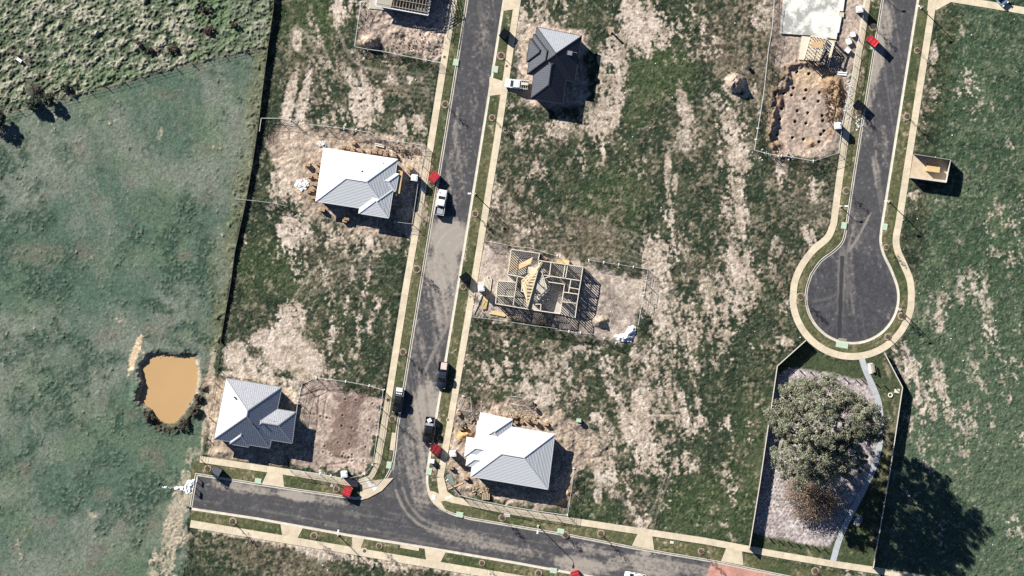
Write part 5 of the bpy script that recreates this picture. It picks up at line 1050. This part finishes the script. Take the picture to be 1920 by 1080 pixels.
protos = [sapling(2, 3.3), sapling(9, 2.6)]; used = [False, False]
TREES = [(835, 196, 0, 'on the west verge above the fenced pale roofed house'), (809, 345, 1, 'at the foot of the red cage by the white truck'), (782, 505, 1, 'on the west verge below the dusty turning arcs'), (756, 660, 0, 'on the west verge above the black truck with the white box'), (736, 786, 0, 'on the west verge just below the black truck with the white box'),
  (940, 105, 0, 'on the verge below the black cage by the charcoal house'), (923, 221, 0, 'on the east verge below the charcoal house driveway'), (891, 401, 0, 'on the east verge opposite the white truck'), (869, 537, 1, 'on the east verge by the black cage near the open frame'),
  (390, 879, 1, 'at the dead end beside the grey topped cage'), (437, 978, 0, 'on the southern verge near the dead end'), (589, 1005, 0, 'on the southern verge between the wide and narrow crossovers'), (711, 1024, 0, 'on the southern verge just east of the narrow crossover'), (904, 1056, 0, 'on the southern verge below the junction'), (631, 917, 1, 'beside the red cage at the street corner'),
  (942, 971, 0, 'on the northern verge south of the white roofed house'), (1127, 1001, 0, 'on the northern verge before the dusty crossover'), (1315, 1034, 0, 'on the northern verge before the brick paved threshold'), (1010, 1075, 1, 'at the bottom edge beside the red cage'), (1529, 1071, 1, 'on the verge south of the park mulch'),
  (1720, 95, 0, 'on the east verge high on the court'), (1701, 219, 0, 'on the east verge above the walled enclosure'), (1610, 212, 1, 'on the west verge by the black cage of the court'), (1637, 51, 0, 'on the west verge above the red striped cage'), (1587, 358, 0, 'on the west verge above the short lamp'), (1662, 464, 0, 'where the court widens on its eastern side'), (1501, 557, 0, 'on the western side of the court ring'), (1691, 593, 1, 'below the lamp on the court ring'), (1665, 632, 0, 'on the south eastern part of the court ring'), (1060, 1003, 1, 'east of the lamp south of the white roofed house')]
for i, (x, y, k, lab) in enumerate(TREES):
    if not used[k]: o = protos[k]; used[k] = True
    else: o = copy_tree(protos[k])
    c = W(x, y); o.location = (c.x, c.y, .11); o.rotation_euler = (0, 0, random.random() * 6.28); s = random.uniform(.85, 1.12); o.scale = (s, s, s * random.uniform(.85, 1.1)); o['label'] = 'young street tree ' + lab

# ---------------------------------------------------------------- pit covers, manholes, kerb hardware
PITM = mat('pale_green_cover', (.40, .53, .40), .8, .06, 3); IRON = mat('iron_lid', (.10, .085, .07), .7, .15, 6)
def pit(label, px, py, w, h, ang=-9, m=PITM, z=.17):
    c = W(px, py); r = thing('pit_cover', label, 'pit cover', (c.x, c.y, .08), math.radians(ang), 'covers along the kerbs'); mb = MB(); mb.box((0, 0, .04), (w / 10 + .12, h / 10 + .12, .1)); mb.build('frame', KERB, r, local=True); mb = MB(); mb.box((0, 0, .09), (w / 10, h / 10, .06)); mb.build('lid', m, r, local=True, bevel=.01)
for a in [('pale green pit cover on the west kerb of the long street near the top', 855, 117, 9, 11.5), ('pale green pit cover on the east kerb above the charcoal house driveway', 929, 130, 9, 11.5), ('pale green pit cover on the west kerb of the court', 1582.5, 423, 9, 11.5), ('pale green pit cover on the east kerb of the court', 1659, 425.5, 9, 11.5), ('long pale green pit cover at the foot of the court', 1579, 647, 22, 10),
          ('pale green pit cover on the west corner of the junction', 729.5, 872, 8.5, 12), ('pale green pit cover on the east corner of the junction', 805, 884, 8.5, 12), ('pale green pit cover at the start of the lower street verge', 862, 965, 12, 9), ('pale green pit cover beside the grey house crossover', 484, 902, 11, 9), ('pale green pit cover south of the white roofed house', 1051.5, 996, 12, 8.5), ('pale green pit cover near the bottom edge beside the red cage', 1038, 1070, 12, 9), ('small green pit cover by the red striped cage', 1634, 89, 5, 6)]: pit(*a)
for a in [('small pale box on the verge of the lower street near the dusty crossover', 1260, 1017, 6, 4), ('small pale box on the verge south of the white roofed house', 951, 966, 11, 5), ('small white box beside the street corner sapling', 622, 910, 4, 4), ('white box on the lawn beside the eastern park fence', 1682, 733, 9, 7)]: pit(*a, -9, mat('box_lid', (.62, .61, .56), .8, .05))
def manhole(label, px, py, rad=.33, ang=0):
    c = W(px, py); r = thing('manhole_cover', label, 'manhole', (c.x, c.y, .12), 0, 'manholes'); mb = MB(); mb.lathe([(rad * 1.7, -.1), (rad * 1.7, .025), (rad * 1.05, .035), (rad * 1.0, 0)], 24); mb.build('surround', CONC, r, local=True); mb = MB(); mb.lathe([(rad, 0), (rad, .03), (.02, .034)], 20); mb.build('lid', IRON, r, local=True)
manhole('manhole in the path beside the black truck with the white box', 728, 750); manhole('manhole in the southern path east of the narrow crossover', 683.5, 1033); manhole('manhole in the western path near the top fence', 833.5, 107, .26); manhole('manhole in the path by the charcoal house driveway', 950, 124, .24); manhole('manhole on the path near the messy black truck', 840, 787, .2)
c = W(1669.5, 741); mb = MB(); mb.lathe([(.46, -.1), (.47, .16), (.42, .2), (.30, .19), (.27, .1), (.27, -.1)], 28, (c.x, c.y, .08)); tag(mb.build('concrete_ring', mat('white_concrete', (.68, .67, .62), .8, .05), smooth=True), 'white concrete ring lying on the park lawn', 'ring')
# kerb inlet grates
for lab, x, y, ang in (('steel kerb grate at the foot of the court', 1580, 637, -9), ('steel kerb grate on the west corner of the junction', 738, 874, 80)):
    c = W(x, y); r = thing('drain_grate', lab, 'drain', (c.x, c.y, .02), math.radians(ang)); mb = MB(); mb.box((0, 0, 0), (1.5, .42, .06)); mb.build('frame', KERB, r, local=True)
    for i in range(9): mb = MB(); mb.box((-.64 + i * .16, 0, .04), (.05, .36, .04)); mb.build('bar', IRON, r, local=True)

# ---------------------------------------------------------------- park furniture
POSTM = mat('timber_bollard', (.15, .11, .085), .9, .15, 4)
def bollards(pts, labels, h, grp):
    first = None
    for (x, y), lab in zip(pts, labels):
        c = W(x, y)
        if first is None:
            first = r = thing('bollard', lab, 'bollard', (c.x, c.y, .08), 0, grp); mb = MB(); mb.box((0, 0, h / 2), (.15, .15, h)); mb.build('post', POSTM, r, local=True); mb = MB(); mb.box((0, 0, h + .02), (.16, .16, .05), 0, 0, 0, .6); mb.build('cap', POSTM, r, local=True)
        else: r = copy_tree(first); r.location = (c.x, c.y, .08); r['label'] = lab
        r.rotation_euler = (0, 0, random.uniform(-.3, .1))
NUMW = ['first', 'second', 'third', 'fourth', 'fifth', 'sixth', 'seventh', 'eighth', 'ninth', 'tenth', 'eleventh']
bp = [(1479, 690), (1499, 694), (1519, 697), (1541, 701), (1561, 705), (1582, 708), (1604, 711), (1614, 710), (1641, 718), (1657, 722), (1676, 725)]
bollards(bp, ['short timber bollard at the top of the mulch bed, %s from the western fence' % w for w in NUMW], .9, 'bollards along the top of the park')
bp = [(1442, 1009), (1459, 1012), (1476, 1015), (1492, 1018), (1510, 1020), (1527, 1024), (1544, 1028)]
bollards(bp, ['short timber bollard at the bottom of the mulch bed, %s from the western fence' % w for w in NUMW], .9, 'bollards along the bottom of the park')
def bench(label, x, y, ang, slab=True):
    c = W(x, y); r = thing('park_bench', label, 'bench', (c.x, c.y, .08), math.radians(ang)); B = lambda mb, n, m: mb.build(n, m, r, local=True)
    mb = MB(); mb.box((0, -.1, .06), (2.0, 1.0, .1)); B(mb, 'pad', mat('bench_pad', (.62, .61, .57), .9, .06))
    for i in range(4): mb = MB(); mb.box((0, .02 + i * .12, .47), (1.7, .1, .04)); B(mb, 'seat_slat', mat('grey_slat', (.36, .33, .30), .8, .1))
    for i in range(3): mb = MB(); mb.box((0, .5 + .03 * i, .62 + i * .13), (1.7, .04, .1)); B(mb, 'back_slat', mat('grey_slat', (.36, .33, .3)))
    for s in (-.7, .7):
        mb = MB(); mb.box((s, .2, .26), (.06, .5, .4)); mb.box((s, .5, .6), (.06, .06, .6)); B(mb, 'leg', DARKM)
bench('park bench on a white pad at the top of the park path', 1633.5, 690.5, -80); bench('park bench beside the lower part of the park path', 1609, 976, -118)

# ---------------------------------------------------------------- building site clutter
BRICK = mat('clay_brick', (.40, .265, .165), .9, .12, 10, rnd=.18); PALLET = mat('pallet_wood', (.42, .33, .22), .9, .12, 6, rnd=.1)
def brick_stack(w, d, h, seed):
    rs = random.Random(seed); r = thing('brick_stack', 'brick stack', 'brick stack', (0, 0, 0)); mb = MB()
    for i in range(3): mb.box((0, -d / 2 + d * i / 2, .06), (w, .1, .1))
    mb.build('pallet', PALLET, r, local=True); nz = max(2, int(h / .24)); nx = 3; mb = MB()
    for k in range(nz):
        for i in range(nx):
            for j in range(2):
                if k == nz - 1 and rs.random() < .3: continue
                mb.box((-w / 2 + w * (i + .5) / nx + rs.uniform(-.02, .02), -d / 2 + d * (j + .5) / 2 + rs.uniform(-.02, .02), .12 + .24 * (k + .5)), (w / nx * .93, d / 2 * .94, .225), rs.uniform(-.04, .04))
    mb.build('bricks', BRICK, r, local=True)
    return r
BS = [brick_stack(.85, .6, .8, 1), brick_stack(.7, .5, .55, 2), brick_stack(1.0, .55, 1.0, 3)]; bused = [0, 0, 0]
def put_stack(x, y, k, ang, lab, grp):
    if not bused[k]: o = BS[k]; bused[k] = 1
    else: o = copy_tree(BS[k])
    c = W(x, y); o.location = (c.x, c.y, max(.02, gz(x, y) - .05)); o.rotation_euler = (0, 0, math.radians(ang)); o['label'] = lab; o['group'] = grp
gB = 'brick stacks round the pale roofed house'; W8 = lambda x, y: (540 + x / 5.4, 250 + y / 5.4)
for i, (x, y, k) in enumerate([(565, 140, 1), (610, 150, 1), (655, 165, 0), (740, 178, 0), (820, 195, 1), (880, 190, 0), (935, 200, 1), (985, 215, 0), (1080, 225, 0), (665, 100, 1)]): put_stack(*W8(x, y), k, -9 + random.uniform(-8, 8), 'tan brick stack behind the pale roofed house, %s from the west' % NUMW[i], gB)
for i, (x, y, k) in enumerate([(310, 310, 0), (300, 385, 1), (293, 450, 0), (270, 515, 2), (245, 575, 0), (258, 650, 1), (200, 320, 2), (225, 440, 1), (215, 590, 1)]): put_stack(*W8(x, y), k, -9 + random.uniform(-10, 10), 'tan brick stack west of the pale roofed house, %s from the top' % NUMW[i], gB)
for i, (x, y, k) in enumerate([(350, 775, 2), (595, 865, 2), (575, 885, 0)]): put_stack(*W8(x, y), k, -9, 'tan brick stack in front of the pale roofed house, %s from the west' % NUMW[i], gB)
put_stack(*W8(1240, 350), 2, -30, 'large tan brick stack next to the toilet by the pale roofed house', gB); put_stack(*W8(1225, 385), 0, -40, 'small tan brick stack next to the toilet by the pale roofed house', gB)
gD = 'brick stacks round the white roofed house'; WD = lambda x, y: (840 + x / 4.696, 730 + y / 4.696)
for i, (x, y, k) in enumerate([(400, 228, 1), (450, 235, 1), (500, 245, 0), (545, 255, 1), (590, 240, 0), (600, 290, 1), (650, 285, 1), (700, 270, 0), (770, 290, 2), (865, 305, 0)]): put_stack(*WD(x, y), k, -10 + random.uniform(-25, 25), 'pale brown brick stack behind the white roofed house, %s from the west' % NUMW[i], gD)
for i, (x, y, k) in enumerate([(95, 215, 1), (120, 345, 0), (215, 260, 1), (30, 690, 0), (160, 780, 0)]): put_stack(*WD(x, y), k, random.uniform(-30, 30), 'brown brick stack west of the white roofed house, %s from the top' % NUMW[i], gD)
def rubble(name, label, px, py, rx, ry, n, size, m, seed, flat=.5, cat='rubble', hill=.25):
    rs = random.Random(seed); mb = MB()
    for i in range(n):
        a = rs.random() * 6.283; q = rs.random() ** .6; x, y = px + math.cos(a) * rx * q, py + math.sin(a) * ry * q; c = W(x, y); s = size * rs.uniform(.4, 1.3); mb.box((c.x, c.y, max(.02, gz(x, y)) + hill * (1 - q) * rs.random() + s * flat * .3), (s, s * rs.uniform(.4, 1), s * flat), rs.random() * 3.14, rs.uniform(-.4, .4), rs.uniform(-.4, .4))
    return tag(mb.build(name, m), label, cat, kind='stuff')
WDEB = mat('white_offcuts', (.66, .66, .64), .8, .12, 5, rnd=.2)
rubble('debris', 'heap of white wrapping and offcuts west of the pale roofed house', 566, 346, 12, 10, 150, .45, WDEB, 1, .3, 'debris'); rubble('debris', 'white offcuts at the corner of the pale roofed house', 604, 270, 8, 6, 50, .35, WDEB, 2, .3, 'debris')
rubble('rubble', 'grey broken rubble north west of the white roofed house', 886, 782, 14, 12, 180, .4, mat('grey_rubble', (.33, .29, .24), .9, .2, 6), 3); rubble('rubble', 'broken brick rubble behind the white roofed house', 960, 782, 55, 6, 160, .35, mat('tan_rubble', (.42, .32, .22), .9, .2, 6), 4)
rubble('rubble', 'pale stones strewn along the fence of the pile hole platform', 1592, 185, 7, 55, 90, .28, WDEB, 5, .4, 'rubble', .05); rubble('rubble', 'white scraps on the grass below the pile hole platform', 1450, 290, 45, 12, 40, .28, WDEB, 6, .3, 'rubble', .02); rubble('rubble', 'white scraps on the verge by the black cage of the court', 1611, 232, 8, 16, 22, .3, WDEB, 7, .3, 'rubble', .02)
rubble('rubble', 'brown timber scraps in front of the white roofed house', 905, 920, 26, 10, 90, .4, PALLET, 8, .25); rubble('rubble', 'scattered earth clods on the site of the pale roofed house', 750, 283, 44, 16, 120, .2, mat('clods', (.27, .18, .12), .95, .2, 6), 9, .6); rubble('rubble', 'scattered earth clods below the half roofed house', 785, 80, 60, 26, 130, .2, mat('clods', (.27, .18, .12)), 10, .6); rubble('rubble', 'dark clods on the orange stockpile beside the pile holes', 1562, 195, 18, 45, 200, .3, mat('dark_clods', (.17, .11, .07), .95, .2, 6), 11, .6, 'rubble', .1)
rs = random.Random(77); mb = MB()
for i in range(200):
    x, y = rs.uniform(430, 1915), rs.uniform(5, 1075)
    if gz(x, y) < 0 or float(sdR[np.searchsorted(gy, (540 - y) / 10), np.searchsorted(gx, (x - 960) / 10)]) < 34: continue
    c = W(x, y); s = rs.uniform(.10, .24); mb.box((c.x, c.y, gz(x, y) + .06), (s, s * rs.uniform(.4, 1), s * .4), rs.random() * 3, rs.uniform(-.4, .4))
tag(mb.build('stones', WDEB), 'pale stones and scraps scattered over the empty lots', 'stones', kind='stuff')
# timber lengths
def timber(label, a, b, w, z, m, n=1, gap=1.6, group=None):
    r = thing('timber_pile', label, 'timber pile', (*W(*a).to_2d(), max(.05, gz(*a))), 0, group); A_, B_ = W(*a), W(*b); d = (B_ - A_); d.normalize(); nn = Vector((-d.y, d.x, 0))
    for i in range(n):
        o = nn * (i - (n - 1) / 2) * w * gap + d * random.uniform(-.3, .3); mb = MB(); mb.bar(Vector((A_.x, A_.y, z)) + o, Vector((B_.x, B_.y, z + random.uniform(-.03, .05))) + o, w, .1); mb.build('plank', m, r)
CE = lambda x, y: (870 + x / 4.909, 440 + y / 4.909)
timber('row of long pale planks on the ground west of the open timber frame', CE(225, 395), CE(205, 520), .16, .22, TIMB2, 6); timber('yellow planks stacked below the toilet of the open timber frame', CE(205, 560), CE(178, 690), .22, .25, mat('yellow_pine', (.66, .5, .25)), 4, 1.1); timber('single pole lying by the gate of the open timber frame', CE(165, 560), CE(85, 745), .14, .2, TIMB2)
timber('yellow timber lengths along the front of the open timber frame', CE(240, 712), CE(390, 742), .22, .3, mat('yellow_pine', (.66, .5, .25)), 3, 1.05); timber('short yellow timber offcuts at the corner of the open timber frame', CE(400, 752), CE(485, 765), .2, .25, mat('yellow_pine', (.66, .5, .25)), 2, 1.1)
timber('grey plank bundle in the yard corner of the white roofed house', WD(0, 740), WD(40, 845), .18, .2, mat('green_grey_timber', (.26, .30, .26), .85, .1), 4, 1.3); timber('brown plank lying in the yard of the white roofed house', WD(0, 880), WD(130, 825), .25, .2, TIMB); timber('long orange plank west of the pale roofed house', W8(60, 560), W8(125, 615), .3, .2, TIMB); timber('thin boards behind the pale roofed house', W8(890, 112), W8(985, 135), .2, .3, TIMB2, 2)
timber('white boards beside the slab toilet corner', G8(990, 985) and (1430 + 990 / 7.2, 985 / 7.2), (1430 + 1140 / 7.2, 1000 / 7.2), .25, .25, WHITEF, 2)
pl = thing('pallet', 'brown timber pallet south of the white roofed house', 'pallet', (*W(911, 931).to_2d(), .1), -.05)
for i in range(5): mb = MB(); mb.box((-.62 + i * .31, 0, .62), (.2, 1.15, .05)); mb.build('slat', PALLET, pl, local=True)
for y in (-.5, 0, .5): mb = MB(); mb.box((0, y, .3), (1.45, .12, .58)); mb.build('bearer', PALLET, pl, local=True)
sheet('drum', 'white drum lid beside the garage frame', 'lid', [(1539, 117), (1545, 117), (1545, 121), (1539, 121)], .4, WHITEF, .3)
# small machines and oddments, each a thing
def oddment(name, label, cat, px, py, parts, ang=0):
    r = thing(name, label, cat, (*W(px, py).to_2d(), max(.05, gz(px, py))), math.radians(ang))
    for nm, c, d, m in parts: mb = MB(); mb.box(c, d); mb.build(nm, m, r, local=True, bevel=.02)
def mixer(label, px, py, ang):
    r = thing('cement_mixer', label, 'cement mixer', (*W(px, py).to_2d(), max(.05, gz(px, py))), math.radians(ang))
    mb = MB(); mb.lathe([(.18, .75), (.42, .9), (.45, 1.15), (.26, 1.45), (.22, 1.45)], 14); mb.build('drum', mat('mixer_drum', (.12, .13, .15), .5, .1), r, local=True); mb = MB(); mb.bar((-.5, 0, .1), (0, 0, .95), .08); mb.bar((.5, 0, .1), (0, 0, .95), .08); mb.bar((-.5, -.35, .1), (-.5, .35, .1), .07); mb.build('stand', DARKM, r, local=True)
    for y in (-.4, .4): mb = MB(); mb.tube([(.5, y - .05, .2), (.5, y + .05, .2)], .2, 12); mb.build('wheel', TYRE, r, local=True)
mixer('small dark cement mixer on the orange sand heap by the white roofed house', *WD(128, 318), 20); mixer('dark cement mixer on the dirt north of the white roofed house', *WD(735, 135), 50)
def wheelie(label, px, py, ang):
    oddment('utility_box', label, 'utility box', px, py, [('body', (0, 0, .45), (.75, .75, .9), TOIL), ('lid', (0, 0, .93), (.8, .8, .08), WHITEF)], ang)
wheelie('white box on the verge below the dark red rubbish cage', 810.5, 864.5, -8)
oddment('road_barrier', 'white barrier at the dead end of the lower street', 'barrier', 370, 899, [('board', (0, 0, .8), (.1, 1.0, .3), WHITEF), ('post', (0, -.4, .4), (.1, .1, .8), POSTM), ('post', (0, .4, .4), (.1, .1, .8), POSTM)], -9)
oddment('road_barrier', 'dark low barrier at the dead end of the lower street', 'barrier', 367, 920, [('board', (0, 0, .8), (.1, 1.2, .4), DARKM), ('post', (0, -.5, .4), (.1, .1, .8), DARKM), ('post', (0, .5, .4), (.1, .1, .8), DARKM)], -9)
oddment('white_crate', 'lone white crate in the rough tussock paddock', 'crate', 37, 113, [('box', (0, 0, .5), (1.0, .5, .8), WHITEF), ('lid', (0, 0, .93), (1.05, .55, .06), WHITEF)], -35)
def rock_heap(name, label, cat, pts, m, seed, amp=.3, h=.35, z0=.05):
    """crumpled sheet over an outline, with real height"""
    rs = np.random.RandomState(seed); P = np.array([[W(*p).x, W(*p).y] for p in pts]); xs = np.arange(P[:, 0].min(), P[:, 0].max() + .15, .14); ys = np.arange(P[:, 1].min(), P[:, 1].max() + .15, .14); X, Y = np.meshgrid(xs, ys); ppx, ppy = X * 10 + 960, 540 - Y * 10
    d = seg_dist(ppx, ppy, pts, True); ins = inside(ppx, ppy, pts); k = np.clip(d / 7.0, 0, 1) * ins
    ridg = 1 - np.abs(fbm(X, Y, .9, 3, seed)); Zh = z0 + k ** .6 * (h + amp * ridg) + .05 * fbm(X, Y, .3, 2, seed + 1) * ins
    ok = ins; ii = np.arange(X.size).reshape(X.shape); q = np.stack([ii[:-1, :-1], ii[:-1, 1:], ii[1:, 1:], ii[1:, :-1]], -1); m_ = (ok[:-1, :-1] & ok[:-1, 1:] & ok[1:, 1:] & ok[1:, :-1]); q = q[m_]; us, inv = np.unique(q, return_inverse=True)
    V = np.stack([X, Y, Zh], -1).reshape(-1, 3)[us]; V[:, 2] += rs.normal(size=len(V)) * .015
    tag(np_mesh(name, V, inv.reshape(-1, 4), m, smooth=False), label, cat)
FOIL = mat('white_plastic', (.74, .75, .76), .5, .05, 6)
rock_heap('plastic_heap', 'crumpled white plastic heap at the fence corner of the open timber frame', 'plastic sheet', [(1150, 629), (1170, 624), (1178, 612), (1188, 608), (1194, 614), (1193, 626), (1188, 634), (1184, 642), (1160, 643)], FOIL, 4, .35, .45)
rock_heap('geotextile', 'white torn sheet trailing into the paddock from the dead end', 'fabric sheet', [(302, 911), (312, 911), (330, 912), (345, 911), (350, 900), (367, 897), (364, 912), (362, 926), (352, 929), (343, 921), (325, 918), (304, 916)], FOIL, 6, .22, .15)
timber('white flat plank beside the shaded footpath at the pale roofed house', (788, 352), (797, 361), .5, .2, WHITEF)
oddment('marker_post', 'short dark post with an orange top in the empty lot', 'post', 1146, 60, [('post', (0, 0, .8), (.28, .28, 1.6), DARKM), ('cap', (0, 0, 1.66), (.4, .4, .14), mat('orange_cap', (.65, .22, .06)))], 20)
oddment('meter_box', 'pale green box on the short fence north east of the white roofed house', 'box', 1085, 788, [('body', (0, 0, .45), (.85, .65, .9), PITM), ('lid', (0, 0, .94), (.9, .7, .06), PITM)], -5)
oddment('bin', 'small grey upright bin in the brown ground west of the slab fence', 'bin', 1403, 127, [('body', (0, 0, .4), (.5, .6, .8), mat('grey_bin', (.3, .3, .3))), ('lid', (0, 0, .83), (.55, .65, .06), DARKM)], -30)
